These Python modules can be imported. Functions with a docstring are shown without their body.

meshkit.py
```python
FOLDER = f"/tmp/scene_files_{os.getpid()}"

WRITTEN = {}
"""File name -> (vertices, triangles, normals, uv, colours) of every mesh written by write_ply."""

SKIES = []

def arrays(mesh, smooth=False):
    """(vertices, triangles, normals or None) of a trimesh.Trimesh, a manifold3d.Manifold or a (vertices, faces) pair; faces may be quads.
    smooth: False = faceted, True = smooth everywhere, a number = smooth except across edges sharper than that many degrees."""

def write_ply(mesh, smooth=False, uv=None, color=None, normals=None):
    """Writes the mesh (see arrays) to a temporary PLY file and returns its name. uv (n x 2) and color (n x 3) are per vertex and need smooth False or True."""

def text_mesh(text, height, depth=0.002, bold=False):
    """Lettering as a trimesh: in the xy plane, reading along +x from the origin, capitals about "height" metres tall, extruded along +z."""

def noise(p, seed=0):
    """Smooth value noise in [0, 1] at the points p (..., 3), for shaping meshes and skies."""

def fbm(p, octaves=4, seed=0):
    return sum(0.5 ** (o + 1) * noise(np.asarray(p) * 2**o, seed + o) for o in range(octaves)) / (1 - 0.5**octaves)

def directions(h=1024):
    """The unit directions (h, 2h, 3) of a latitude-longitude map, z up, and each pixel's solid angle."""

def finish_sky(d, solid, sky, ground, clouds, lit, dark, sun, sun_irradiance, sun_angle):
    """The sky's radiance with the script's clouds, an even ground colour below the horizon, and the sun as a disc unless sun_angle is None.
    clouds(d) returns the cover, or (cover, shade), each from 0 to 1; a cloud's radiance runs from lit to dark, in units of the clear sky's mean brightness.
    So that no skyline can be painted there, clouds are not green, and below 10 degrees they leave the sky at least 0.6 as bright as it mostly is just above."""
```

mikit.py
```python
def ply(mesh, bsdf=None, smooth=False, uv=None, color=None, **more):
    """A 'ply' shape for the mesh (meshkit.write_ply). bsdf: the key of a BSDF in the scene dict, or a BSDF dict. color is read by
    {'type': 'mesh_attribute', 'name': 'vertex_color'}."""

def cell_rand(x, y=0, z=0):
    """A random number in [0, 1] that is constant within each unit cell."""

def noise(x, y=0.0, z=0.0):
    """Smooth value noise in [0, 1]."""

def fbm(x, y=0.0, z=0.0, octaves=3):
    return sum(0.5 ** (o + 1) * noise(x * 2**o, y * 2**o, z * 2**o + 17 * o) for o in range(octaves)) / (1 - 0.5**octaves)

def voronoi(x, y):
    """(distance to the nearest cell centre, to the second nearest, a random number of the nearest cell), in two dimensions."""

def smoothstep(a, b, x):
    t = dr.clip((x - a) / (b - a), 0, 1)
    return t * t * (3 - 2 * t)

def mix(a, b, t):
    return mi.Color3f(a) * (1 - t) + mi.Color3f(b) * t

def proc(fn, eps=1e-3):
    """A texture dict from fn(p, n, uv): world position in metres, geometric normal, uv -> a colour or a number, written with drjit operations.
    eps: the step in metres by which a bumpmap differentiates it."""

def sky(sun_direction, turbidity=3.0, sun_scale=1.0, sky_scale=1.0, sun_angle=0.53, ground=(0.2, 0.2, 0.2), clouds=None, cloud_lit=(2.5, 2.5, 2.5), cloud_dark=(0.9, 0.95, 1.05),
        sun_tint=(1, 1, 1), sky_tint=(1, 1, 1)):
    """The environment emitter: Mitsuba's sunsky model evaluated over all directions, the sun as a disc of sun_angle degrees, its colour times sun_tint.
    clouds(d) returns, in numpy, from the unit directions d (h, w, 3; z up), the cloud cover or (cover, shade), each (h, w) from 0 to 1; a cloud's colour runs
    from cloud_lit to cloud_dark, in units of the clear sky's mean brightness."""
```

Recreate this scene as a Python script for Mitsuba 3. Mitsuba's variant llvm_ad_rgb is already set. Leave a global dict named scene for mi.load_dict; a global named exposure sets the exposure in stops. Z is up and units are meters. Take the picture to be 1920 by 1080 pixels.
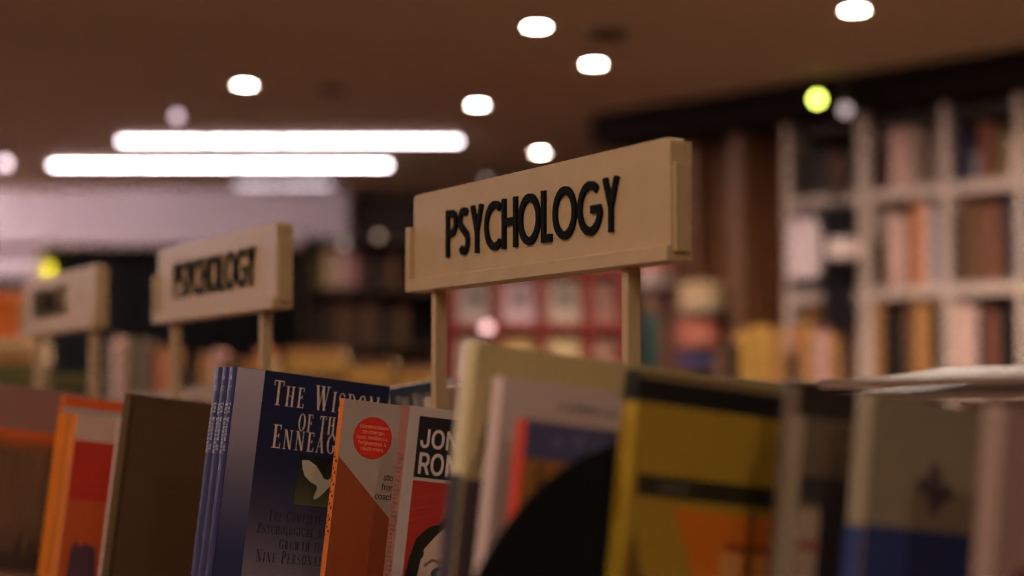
import math, random
import numpy as np, trimesh, mitsuba as mi, mikit, meshkit
import drjit as dr
from shapely.geometry import Polygon, LineString, Point, box as sbox
from shapely import affinity
from shapely.ops import unary_union

T4 = mi.ScalarTransform4f
scene, labels = {}, {}
rng = random.Random(7)

# ------------------------------------------------------------------ camera, exposure
F, CX, CY = 3400.0, 960.0, 540.0          # focal length in pixels of the 1920x1080 frame
PITCH = math.atan(205.0 / F)
CAMZ = 1.35
CP, SP = math.cos(PITCH), math.sin(PITCH)
exposure = 2.5
scene['camera'] = {
    'type': 'thinlens', 'fov': math.degrees(2 * math.atan(CX / F)), 'fov_axis': 'x',
    'aperture_radius': 0.0148, 'focus_distance': 1.98,
    'to_world': T4().look_at(origin=[0, 0, CAMZ], target=[0, CP, CAMZ + SP], up=[0, 0, 1]),
    'near_clip': 0.05, 'far_clip': 100.0}

# ------------------------------------------------------------------ light levels
WARM = np.array([1.0, 0.86, 0.70])
PINK = np.array([1.0, 0.86, 0.93])
L_DOWN, L_TUBE = 62.0, 2.6
CEIL = CAMZ + 1.35                         # ceiling height
# downlights seen in the photograph (x, y on the ceiling), and the rest of the shop's grid
DOWN_SEEN = [(0.09, 6.51), (0.33, 7.25), (-0.158, 8.27), (0.155, 9.9), (-1.15, 7.74), (1.19, 6.23)]
DOWN_REST = [(-1.75, 1.35, 2.0), (-1.9, 3.2, 1.3), (-0.9, 4.6, 1.6), (0.9, 3.1, 1.5), (2.3, 4.6, 6.0), (1.3, 5.8, 5.0), (-1.3, 5.7, 1.4), (-0.55, 0.95, .9), (-0.4, -0.6, 1.1), (0.9, 0.2, .2), (0.9, -1.1, 2.4), (-0.3, -1.9, 2.4), (-2.6, -1.0, 1.0)]

# ------------------------------------------------------------------ helpers
def lin(c):
    c = np.asarray(c, float) / 255.0
    return np.where(c <= 0.04045, c / 12.92, ((c + 0.055) / 1.055) ** 2.4)

def mat(c, rough=0.5, spec=0.4, **k):
    """principled material from an sRGB 0..255 colour"""
    return {'type': 'twosided', 'bsdf': {'type': 'principled', 'base_color': {'type': 'rgb', 'value': [round(float(x), 5) for x in lin(c)]},
            'roughness': rough, 'specular': spec, **k}}

_MATS = {}
def M(c, rough=0.5, spec=0.4):
    c = tuple(int(round(x)) for x in c)
    key = 'm_%d_%d_%d_%d_%d' % (*c, round(rough * 100), round(spec * 100))
    if key not in _MATS:
        _MATS[key] = 1
        scene[key] = mat(c, rough, spec)
    return key

def proc_mat(name, fn, rough=0.6, spec=0.3):
    scene[name] = {'type': 'twosided', 'bsdf': {'type': 'principled', 'base_color': mikit.proc(fn), 'roughness': rough, 'specular': spec}}
    return name

def numbered(name):
    if name not in scene and name not in labels and not any(k.startswith(name + '__') for k in scene):
        return name
    i = 1
    while True:
        k = '%s_%03d' % (name, i)
        if k not in labels and k not in scene and not any(q.startswith(k + '__') for q in scene):
            return k
        i += 1

_used = set()
def newkey(name):
    k, i = name, 0
    while k in _used:
        i += 1
        k = '%s_%03d' % (name, i)
    _used.add(k)
    return k

def thing(name, label, cat, group=None):
    k = newkey(name)
    labels[k] = {'label': label, 'category': cat}
    if group:
        labels[k]['group'] = group
    return k

def struct(name, label=None):
    k = newkey(name)
    labels[k] = {'kind': 'structure'}
    if label:
        labels[k]['label'] = label
    return k

def put(key, mesh, m, tw=None, smooth=False, uv=None, color=None, **more):
    """mesh (or a ready ply dict) as one entry of scene"""
    d = dict(mesh) if isinstance(mesh, dict) else mikit.ply(mesh, None, smooth, uv, color)
    d['bsdf'] = {'type': 'ref', 'id': m} if isinstance(m, str) else m
    if tw is not None:
        d['to_world'] = T4(np.asarray(tw, float))
    d.update(more)
    scene[key] = d
    return key

def part(t, name, mesh, m, tw=None, label=None, **k):
    key = newkey(t + '__' + name)
    put(key, mesh, m, tw, **k)
    if label:
        labels[key] = {'label': label}
    return key

def frame(o, ex, ey, ez):
    m = np.eye(4)
    m[:3, 0], m[:3, 1], m[:3, 2], m[:3, 3] = ex, ey, ez, o
    return m

def bx(x0, x1, y0, y1, z0, z1, bev=0.0):
    """box, bevelled if bev > 0"""
    if bev <= 0:
        b = trimesh.creation.box((x1 - x0, y1 - y0, z1 - z0))
    else:
        e = np.array([x1 - x0, y1 - y0, z1 - z0]) / 2
        bev = min(bev, 0.45 * e.min())
        pts = []
        for s in np.array(np.meshgrid([-1, 1], [-1, 1], [-1, 1])).reshape(3, -1).T:
            for k in range(3):
                q = e - bev
                q[k] = e[k]
                pts.append(s * q)
        b = trimesh.convex.convex_hull(np.array(pts))
    b.apply_translation([(x0 + x1) / 2, (y0 + y1) / 2, (z0 + z1) / 2])
    return b

def cat(*ms):
    return trimesh.util.concatenate(ms)

def extr(poly, z0, z1):
    geoms = [g for g in getattr(poly, 'geoms', [poly]) if g.geom_type == 'Polygon' and g.area > 1e-10]
    ms = [trimesh.creation.extrude_polygon(g, z1 - z0, engine='earcut') for g in geoms]
    m = cat(*ms)
    m.apply_translation([0, 0, z0])
    return m

def lathe(profile, n=24):
    return trimesh.creation.revolve(np.array(profile, float), sections=n)

def ray(x, y):
    return np.array([0, CP, SP]) + np.array([1.0, 0, 0]) * (x - CX) / F + np.array([0, SP, -CP]) * (y - CY) / F

def at(x, y, Y):
    d = ray(x, y)
    return np.array([0, 0, CAMZ]) + d * (Y / d[1])

# ------------------------------------------------------------------ the row of books: u along the row (away), n across it (away from us)
TH = math.radians(28.0)
U = np.array([-math.sin(TH), math.cos(TH), 0.0])
N = np.array([math.cos(TH), math.sin(TH), 0.0])
Z = np.array([0, 0, 1.0])
ALPHA = math.radians(6.7)                  # the shelf boards tip back, so the books lean back
S_MID = 0.95                               # the ridge that carries the signs
EW, EH = N * math.cos(ALPHA) - Z * math.sin(ALPHA), N * math.sin(ALPHA) + Z * math.cos(ALPHA)
EWB, EHB = N * math.cos(ALPHA) + Z * math.sin(ALPHA), -N * math.sin(ALPHA) + Z * math.cos(ALPHA)

def rowpoint(x, y, r):
    """the point in the plane of row position r that shows at pixel x, y"""
    d = ray(x, y)
    o = np.array([0, 0, CAMZ])
    return o + d * (r / float(d @ U))

def rsz(r, s, z):
    return U * r + N * s + Z * (CAMZ + z)

Q0 = float(rowpoint(445, 687, 1.936) @ EH) - 0.295      # the front shelf: EH . p = Q0
_m = rsz(0, S_MID, 0)
Q0B = Q0 - float(_m @ EH) + float(_m @ EHB)             # the mirrored back shelf

# ------------------------------------------------------------------ lettering
def arc(cx, cy, rx, ry, a0, a1, n=18):
    return [(cx + rx * math.cos(math.radians(a)), cy + ry * math.sin(math.radians(a))) for a in np.linspace(a0, a1, n)]

W_ = 0.148
def _sans():
    h = W_ / 2
    g = {}
    def O(w):
        return [arc(w / 2, .5, w / 2 - h, .5 - h, 0, 360, 40)]
    g['O'] = (0.94, O(0.94))
    g['P'] = (0.56, [[(h, 0), (h, 1)], [(h, 1 - h), (.28, 1 - h)] + arc(.28, .715, .28 - h, .285 - h, 90, -90) + [(h, .43 + h)]])
    g['S'] = (0.54, [arc(.27, .735, .27 - h, .265 - h, 40, 230, 22) [:-1] + [(.20, .555), (.34, .47)] + arc(.27, .275, .27 - h, .275 - h, 50, -145, 22)])
    g['Y'] = (0.62, [[(h + .01, 1.0), (.31, .45)], [(.61 - h, 1.0), (.31, .45), (.31, 0)]])
    g['C'] = (0.76, [arc(.48, .5, .48 - h, .5 - h, 52, 308, 30)])
    g['H'] = (0.68, [[(h, 0), (h, 1)], [(.68 - h, 0), (.68 - h, 1)], [(h, .53), (.68 - h, .53)]])
    g['L'] = (0.42, [[(h, 1), (h, h), (.42, h)]])
    g['G'] = (0.90, [arc(.48, .5, .48 - h, .5 - h, 48, 345, 34) + [(.9 - h * .8, .47)], [(.52, .47), (.9 - h * .2, .47)]])
    g['T'] = (0.52, [[(0, 1 - h), (.52, 1 - h)], [(.26, 1 - h), (.26, 0)]])
    g['E'] = (0.50, [[(.5, 1 - h), (h, 1 - h), (h, h), (.5, h)], [(h, .52), (.46, .52)]])
    g['N'] = (0.68, [[(h, 0), (h, 1)], [(.68 - h, 0), (.68 - h, 1)], [(h, .96), (.68 - h, .04)]])
    g['A'] = (0.76, [[(h * .9, 0), (.38, .97), (.76 - h * .9, 0)], [(.17, .3), (.59, .3)]])
    return g
SANS = _sans()

def sans_letters(text, cap, track=0.075, scale_to=None):
    """[polygon] per letter, along +x"""
    out, x = [], 0.0
    for ch in text:
        w, strokes = SANS[ch]
        p = unary_union([LineString(s).buffer(W_ / 2, cap_style=2, join_style=2 if ch in 'YLENAT' else 1, mitre_limit=2.5) for s in strokes])
        p = p.intersection(sbox(-.1, 0, 2, 1))
        out.append(affinity.translate(p, x, 0))
        x += w + track
    k = 1.0 if scale_to is None else scale_to / ((x - track) * cap)
    return [affinity.scale(p, cap * k, cap, origin=(0, 0)) for p in out]

def _serif():
    a, b, sv = 0.115, 0.04, 0.032         # thick, thin, serif height
    th = lambda *p: LineString(p).buffer(a / 2, cap_style=2)
    tn = lambda *p: LineString(p).buffer(b / 2, cap_style=2)
    def sf(x, y, w=.26):
        return sbox(x - w / 2, y if y < .5 else y - sv, x + w / 2, y + sv if y < .5 else y)
    def stem(x, t=True):
        return [(th if t else tn)((x, 0), (x, 1)), sf(x, 0), sf(x, 1)]
    def ring(cx, rx, cut=None):
        o = Polygon(arc(cx, .5, rx, .5, 0, 360, 40)).difference(Polygon(arc(cx, .5, rx - a, .5 - b, 0, 360, 40)))
        return o.difference(cut) if cut is not None else o
    g = {}
    g['I'] = (.28, stem(.14))
    g['H'] = (.62, stem(.15) + stem(.47) + [tn((.15, .52), (.47, .52))])
    g['T'] = (.52, [th((.26, 0), (.26, 1)), sf(.26, 0), sbox(.01, .955, .51, 1), sbox(.01, .78, .045, 1), sbox(.475, .78, .51, 1)])
    g['E'] = (.46, stem(.15) + [sbox(.1, .955, .43, 1), sbox(.1, 0, .45, .045), tn((.15, .52), (.34, .52)), sbox(.395, .8, .43, 1), sbox(.415, 0, .45, .22), sbox(.31, .42, .34, .62)])
    g['F'] = (.44, stem(.15) + [sbox(.1, .955, .43, 1), tn((.15, .5), (.34, .5)), sbox(.395, .8, .43, 1), sbox(.31, .4, .34, .6)])
    g['L'] = (.42, stem(.15) + [sbox(.1, 0, .42, .045), sbox(.385, 0, .42, .24)])
    g['W'] = (.84, [th((.13, 1), (.27, 0)), tn((.27, 0), (.42, 1)), th((.42, 1), (.57, 0)), tn((.57, 0), (.71, 1)), sf(.13, 1, .22), sf(.42, 1, .22), sf(.71, 1, .2)])
    g['A'] = (.56, [tn((.08, 0), (.27, 1)), th((.27, .97), (.44, 0)), tn((.15, .33), (.38, .33)), sf(.08, 0, .17), sf(.45, 0, .22)])
    g['N'] = (.62, [tn((.12, 0), (.12, 1)), tn((.5, 0), (.5, 1)), th((.14, 1), (.48, 0)), sf(.12, 0, .2), sf(.09, 1, .16), sf(.5, 1, .2)])
    g['M'] = (.74, [tn((.1, 0), (.1, 1)), th((.61, 0), (.61, 1)), th((.13, 1), (.36, .05)), tn((.36, .03), (.6, 1)), sf(.1, 0, .18), sf(.61, 0, .24), sf(.08, 1, .15), sf(.62, 1, .22)])
    g['O'] = (.56, [ring(.28, .27)])
    g['C'] = (.50, [ring(.28, .27, sbox(.38, .3, .7, .72)), sbox(.455, .7, .49, .93)])
    g['G'] = (.56, [ring(.28, .27, sbox(.38, .42, .7, .72)), th((.44, .06), (.44, .44)), sf(.45, .42, .2), sbox(.455, .7, .49, .93)])
    g['D'] = (.58, stem(.15) + [ring(.26, .3, sbox(-.2, -.1, .15, 1.1))])
    bowl = lambda y0, y1, rx=.27: (Polygon(arc(.2, (y0 + y1) / 2, rx, (y1 - y0) / 2, 90, -90) ).difference(Polygon(arc(.2, (y0 + y1) / 2, rx - a, (y1 - y0) / 2 - b, 90, -90))))
    g['P'] = (.50, stem(.15) + [bowl(.44, 1), ])
    g['R'] = (.58, stem(.15) + [bowl(.48, 1), th((.27, .5), (.47, 0)), sf(.5, 0, .16)])
    g['S'] = (.44, [LineString(arc(.22, .75, .16, .22, 20, 190, 14)).buffer(b / 2), LineString([(.07, .72), (.13, .58), (.3, .42), (.36, .28)]).buffer(a / 2), LineString(arc(.22, .25, .16, .225, 10, -165, 14)).buffer(b / 2), sbox(.36, .72, .395, .94), sbox(.05, .06, .085, .28)])
    g['U'] = (.58, [th((.14, .25), (.14, 1)), tn((.46, .25), (.46, 1)), LineString(arc(.3, .25, .16, .225, 180, 360)).buffer(.04), sf(.14, 1), sf(.46, 1, .2)])
    g['Y'] = (.56, [th((.12, 1), (.28, .45)), tn((.28, .45), (.45, 1)), th((.28, 0), (.28, .47)), sf(.28, 0), sf(.12, 1, .22), sf(.45, 1, .18)])
    return {k: (w, unary_union(p)) for k, (w, p) in g.items()}
SERIF = _serif()

def serif_text(text, cap, small=0.8, track=0.11, space=0.42, width=None):
    """small capitals after the first letter of a word that begins upper case; one polygon along +x, starting at x = 0"""
    out, x = [], 0.0
    for ch in text:
        if ch == ' ':
            x += space
            continue
        k = 1.0 if ch.isupper() else small
        w, p = SERIF[ch.upper()]
        out.append(affinity.translate(affinity.scale(p, k, k, origin=(0, 0)), x, 0))
        x += w * k + track
    sx = cap if width is None else width / x
    return affinity.scale(unary_union(out), sx, cap, origin=(0, 0))

INK = 0.0003
def ink(poly, z=0.0, t=INK):
    return extr(poly, z, z + t)

def plain_text(text, height, x, y, z=0.0, bold=False, center=False, sx=1.0, depth=INK):
    m = meshkit.text_mesh(text, height, depth, bold)
    w = m.bounds[1][0] - m.bounds[0][0]
    m.apply_scale([sx, 1, 1])
    m.apply_translation([x - (w * sx / 2 if center else 0), y, z])
    return m

# ------------------------------------------------------------------ shared materials
def pages_fn(p, n, uv):
    k = mikit.noise(uv.x * 2.3, 0.0, 0.0)
    k2 = mikit.noise(uv.x * 0.55, uv.y * 0.02, 3.0)
    t = 0.72 + 0.2 * k + 0.12 * k2
    return mi.Color3f(0.70, 0.52, 0.40) * t
proc_mat('pages_mat', pages_fn, 0.85, 0.1)

def wood_fn(p, n, uv):
    g = mikit.fbm(p.x * 9 + p.y * 7, p.z * 1.2, 2.0, 3)
    s = mikit.noise(p.x * 60 + p.y * 47, p.z * 3, 0.0)
    return mikit.mix((0.12, 0.042, 0.018), (0.25, 0.095, 0.042), g * 0.75 + s * 0.25)
proc_mat('red_wood', wood_fn, 0.5, 0.3)

def dark_wood_fn(p, n, uv):
    g = mikit.fbm(p.x * 8 + p.y * 6, p.z * 1.5, 4.0, 3)
    return mikit.mix((0.035, 0.018, 0.010), (0.075, 0.040, 0.022), g)
proc_mat('dark_wood', dark_wood_fn, 0.5, 0.3)

def pale_wood_fn(p, n, uv):
    g = mikit.fbm(p.x * 6 + p.y * 5, p.z * 2.0, 1.0, 3)
    return mikit.mix((0.46, 0.335, 0.29), (0.60, 0.45, 0.39), g)
proc_mat('pale_wood', pale_wood_fn, 0.5, 0.3)

def sign_fn(p, n, uv):
    g = mikit.fbm(p.x * 40, p.y * 40, p.z * 25, 3)
    s = mikit.noise(p.x * 900, p.y * 900, p.z * 900)
    return mikit.mix((0.49, 0.30, 0.155), (0.57, 0.36, 0.190), g * 0.6 + s * 0.4)
proc_mat('sign_tan', sign_fn, 0.42, 0.4)

def ceil_fn(p, n, uv):
    g = mikit.fbm(p.x * 1.5, p.y * 1.5, 0.0, 3)
    return mikit.mix((0.27, 0.19, 0.13), (0.30, 0.21, 0.145), g)
proc_mat('ceiling_paint', ceil_fn, 0.9, 0.1)

def wall_fn(p, n, uv):
    g = mikit.fbm(p.x * 2, p.y * 2, p.z * 2, 3)
    return mikit.mix((0.62, 0.52, 0.53), (0.68, 0.57, 0.58), g)
proc_mat('pale_wall', wall_fn, 0.9, 0.1)

def floor_fn(p, n, uv):
    g = mikit.fbm(p.x * 3, p.y * 3, 0.0, 3)
    return mikit.mix((0.30, 0.21, 0.15), (0.38, 0.27, 0.19), g)
proc_mat('floor_carpet', floor_fn, 0.9, 0.1)

VC = 'vertex_print'
scene[VC] = {'type': 'twosided', 'bsdf': {'type': 'principled', 'base_color': {'type': 'mesh_attribute', 'name': 'vertex_color'}, 'roughness': 0.42, 'specular': 0.4}}

# ------------------------------------------------------------------ the room
put(struct('floor'), bx(-6.2, 8, -3, 13, -0.1, 0), 'floor_carpet')
put(struct('ceiling'), bx(-6.2, 8, -3, 13, CEIL, CEIL + 0.1), 'ceiling_paint')
put(struct('wall_left'), bx(-6.3, -6.2, -3, 13, 0, CEIL), 'pale_wall')
put(struct('wall_front'), bx(-6.2, 8, -3.1, -3, 0, CEIL), 'dark_wood')
YB = 12.0                                   # back wall
put(struct('wall_back'), bx(-6.2, 2.0, YB, YB + 0.15, 0, CEIL), 'dark_wood')
# the pale lit bulkhead on the left of the back wall, and the pale pier below its end
put(struct('bulkhead_back'), bx(-6.2, -1.06, YB - 0.35, YB, CAMZ + 0.985, CEIL), 'pale_wall')
put(struct('pier_back'), bx(-6.2, -3.08, YB - 0.2, YB, CAMZ + 0.78, CAMZ + 0.985), 'pale_wall')
# black double door under the bulkhead
dk = struct('door_1')
for i in range(3):
    w = 1.72 / 3
    part(dk, 'door_leaf', bx(-3.08 + i * w + .004, -3.08 + (i + 1) * w - .004, YB - 0.06, YB - .001, 0.0, CAMZ + 0.985, .004), M((9, 10, 9), .7, .1))
    part(dk, 'door_handle', bx(-3.08 + i * w + .05, -3.08 + i * w + .07, YB - 0.11, YB - .06, 0.95, 1.2, .004), M((30, 30, 30), .4, .5))
put(struct('baseboard_left'), bx(-6.2, -3.1, YB - 0.06, YB, 0.0, CAMZ + 0.78), 'dark_wood')

# the oblique wall on the right: from its corner B along V, M_ points into the wall
Bq = np.array([0.484, 8.66, 0.0])
V = np.array([0.686, -0.727, 0.0]); V /= np.linalg.norm(V)
MM = np.array([0.727, 0.686, 0.0]); MM /= np.linalg.norm(MM)
QF = frame(Bq, V, MM, Z)                    # local: x = along the wall to the right, y = into it, z up from the floor
put(struct('wall_right'), bx(-0.05, 10.5, 0.34, 0.5, 0, CEIL), 'dark_wood', QF)
put(struct('soffit_right'), bx(-0.05, 10.4, -0.10, 0.34, CAMZ + 1.20, CEIL), M((26, 18, 13), .8, .1), QF)
put(struct('wall_side'), bx(7.9, 8.0, -3, 2.0, 0, CEIL), 'dark_wood')
put(struct('wall_end'), bx(-0.05, 0.0, 0.0, 3.2, 0, CEIL), 'red_wood', frame(Bq + MM * 0.5, V, MM, Z))

# red-brown panelled stretch of that wall with posts and boards
wp = struct('wall_panelling')
q = 0.0
for i, q1 in enumerate([0.095, 0.19, 0.285, 0.375]):
    part(wp, 'plank', bx(q + .003, q1 - .003, 0.20 + .004 * (i % 2), 0.34, 0, CAMZ + 1.199, .003), 'red_wood', QF)
    q = q1
part(wp, 'post', bx(.375, .425, 0.12, 0.34, 0, CAMZ + 1.199, .004), 'red_wood', QF)
q = .425
for i, q1 in enumerate([.51, .59, .655]):
    part(wp, 'plank', bx(q + .003, q1 - .003, 0.20 + .004 * (i % 2), 0.34, 0, CAMZ + 1.199, .003), 'red_wood', QF)
    q = q1
part(wp, 'post', bx(.655, .73, 0.08, 0.34, 0, CAMZ + 1.199, .004), M((120, 80, 52), .5), QF)
q = .73
for i, q1 in enumerate([.82, .92, 1.04]):
    part(wp, 'plank', bx(q + .003, q1 - .003, 0.26 + .004 * (i % 2), 0.34, 0, CAMZ + 1.199, .003), 'red_wood', QF)
    q = q1

# ------------------------------------------------------------------ lamps
def downlight(x, y, label, L=None, r=0.044, col=WARM, group=None, name='ceiling_downlight'):
    t = thing(name, label, 'ceiling light', group)
    c = np.array([x, y, CEIL])
    tr = frame(c, [1, 0, 0], [0, -1, 0], [0, 0, -1])
    part(t, 'trim_ring', lathe([(r, 0.0), (r + .016, 0.0), (r + .016, .006), (r + .004, .010), (r, .010), (r, 0.0)], 28), M((150, 130, 110), .4), tr, smooth=30)
    k = newkey(t + '__bulb')
    v = np.array([[math.cos(a) * r, math.sin(a) * r, 0.004] for a in np.linspace(0, 2 * math.pi, 24, endpoint=False)])
    fan = trimesh.Trimesh(np.vstack([v, [[0, 0, 0.012]]]), [[i, (i + 1) % 24, 24] for i in range(24)], process=False)
    d = mikit.ply(fan, M((230, 220, 200), .5))
    d['to_world'] = T4(tr)
    d['emitter'] = {'type': 'area', 'radiance': {'type': 'rgb', 'value': [float(a) for a in (L or L_DOWN) * col]}}
    scene[k] = d
    return t

SEEN_L = ['round warm downlight at the top centre of the ceiling, above the larger sign',
          'round warm downlight beside the dark ceiling disc, below and right of the top centre one',
          'round warm downlight above the right end of the long upper tube light',
          'pale downlight just above the top edge of the larger sign, lowest of the downlights',
          'round warm downlight standing alone on the left, above the long tube lights',
          'round warm downlight cut by the top edge, rightmost on the ceiling']
for (x, y), l in zip(DOWN_SEEN, SEEN_L):
    downlight(x, y, l, group='recessed ceiling downlights')
for x, y, k in DOWN_REST:
    downlight(x, y, 'recessed warm ceiling downlight outside the photographed view', L_DOWN * k, r=0.05, group='downlights outside the view')

# dim pink and yellow-green small lamps
def small_lamp(p, r, rgb, L, label, tilt=None, body=(60, 50, 45)):
    """a small round spot on a short stem from the ceiling"""
    t = thing('spot_lamp', label, 'lamp')
    d = np.array([0, -1, -0.25]) if tilt is None else np.array(tilt, float)
    d /= np.linalg.norm(d)
    ex = np.cross(d, Z); ex /= np.linalg.norm(ex)
    fr = frame(p, ex, np.cross(d, ex), d)
    part(t, 'housing', lathe([(0, -.05), (r * .8, -.05), (r + .006, -.01), (r + .006, .004), (r, .004), (r, 0), (0, 0)], 20), M(body, .5), fr, smooth=30)
    k = newkey(t + '__bulb')
    m = trimesh.creation.icosphere(2, r * .9)
    m.apply_scale([1, 1, .35]); m.apply_translation([0, 0, .003])
    e = mikit.ply(m, M((220, 210, 190), .5), True)
    e['to_world'] = T4(fr)
    e['emitter'] = {'type': 'area', 'radiance': {'type': 'rgb', 'value': [float(a) * L for a in rgb]}}
    scene[k] = e
    top = CEIL if p[2] > CAMZ + 0.95 else None
    if top:
        part(t, 'stem', trimesh.creation.cylinder(.008, top - p[2], sections=10).apply_translation([0, 0, (top - p[2]) / 2]), M(body, .5), frame(np.asarray(p) - d * .03, [1, 0, 0], [0, 1, 0], [0, 0, 1]))
    return t
def front_of_wall(x, y, off):
    """pixel ray with the plane off metres in front of the oblique wall"""
    d = ray(x, y); o = np.array([0, 0, CAMZ])
    return o + d * (float((Bq - MM * off - o) @ MM) / float(d @ MM))
small_lamp(front_of_wall(1532, 186, .17), .026, (0.62, 0.72, 0.10), 2.4, 'yellow-green spot lamp under the dark ceiling edge above the pale bookcase')
small_lamp(front_of_wall(1585, 206, .17), .026, (1.0, 0.78, 0.86), .15, 'dim pinkish spot lamp just right of the yellow-green one')
small_lamp(at(332, 218, 8.4), .024, (1.0, 0.72, 0.84), .38, 'small dim pink lamp above the left part of the upper tube light')
small_lamp(at(10, 306, 9.4), .028, (1.0, 0.74, 0.82), .8, 'small dim pink lamp at the left edge beside the lower tube light')
small_lamp(at(912, 338, 10.6), .022, (1.0, 0.78, 0.70), .1, 'faint lamp in the dark just behind the top edge of the larger sign')

# ceiling discs
def ceil_disc(x, y, Y, r, c, label):
    p = at(x, y, Y); s = (CEIL - CAMZ) / (p[2] - CAMZ)
    q = np.array([p[0] * s, p[1] * s, CEIL])
    t = thing('ceiling_speaker', label, 'speaker')
    fr = frame(q, [1, 0, 0], [0, -1, 0], [0, 0, -1])
    part(t, 'rim', lathe([(r - .012, 0), (r, 0), (r, .012), (r - .012, .016), (r - .012, 0)], 28), M(c, .6), fr, smooth=30)
    part(t, 'grille', lathe([(0, .010), (r - .012, .006), (r - .012, 0), (0, 0)], 28), M([v * .7 for v in c], .7), fr, smooth=30)
ceil_disc(1140, 62, 6.0, .072, (18, 26, 18), 'black round speaker in the ceiling beside two warm downlights')
ceil_disc(622, 166, 6.0, .05, (72, 52, 36), 'faint brown round disc in the ceiling right of the lone downlight')

# tube lights
def tube(x0, x1, y, L, label, cuts=()):
    d = ray((x0 + x1) / 2, y); k = 1.315 / d[2]; Y = d[1] * k
    z = CAMZ + 1.315
    xw = lambda x: (x - CX) / F * (Y * CP + (z - CAMZ) * SP)
    X0, X1 = xw(x0), xw(x1)
    t = thing('tube_light', label, 'ceiling light', 'fluorescent tube lights')
    part(t, 'housing', bx(X0 - .03, X1 + .03, Y - .03, Y + .03, z + .022, CEIL, .006), M((120, 100, 92), .5))
    xs = [X0] + [xw(x) for x in cuts] + [X1]
    for a, b in zip(xs, xs[1:]):
        m = trimesh.creation.cylinder(.0095, b - a - .024, sections=14)
        m.apply_transform(trimesh.transformations.rotation_matrix(math.pi / 2, [0, 1, 0]))
        m.apply_translation([(a + b) / 2, Y, z])
        k = newkey(t + '__tube')
        e = mikit.ply(m, M((230, 225, 225), .5), 40)
        e['emitter'] = {'type': 'area', 'radiance': {'type': 'rgb', 'value': [float(v) * L for v in PINK]}}
        scene[k] = e
    for a in xs:
        part(t, 'lamp_holder', bx(a - .006, a + .006, Y - .02, Y + .02, z - .016, z + .024, .002), M((150, 135, 130), .5))
tube(222, 866, 265, L_TUBE, 'upper long white tube light on the ceiling, reaching furthest right', (388, 528))
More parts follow.
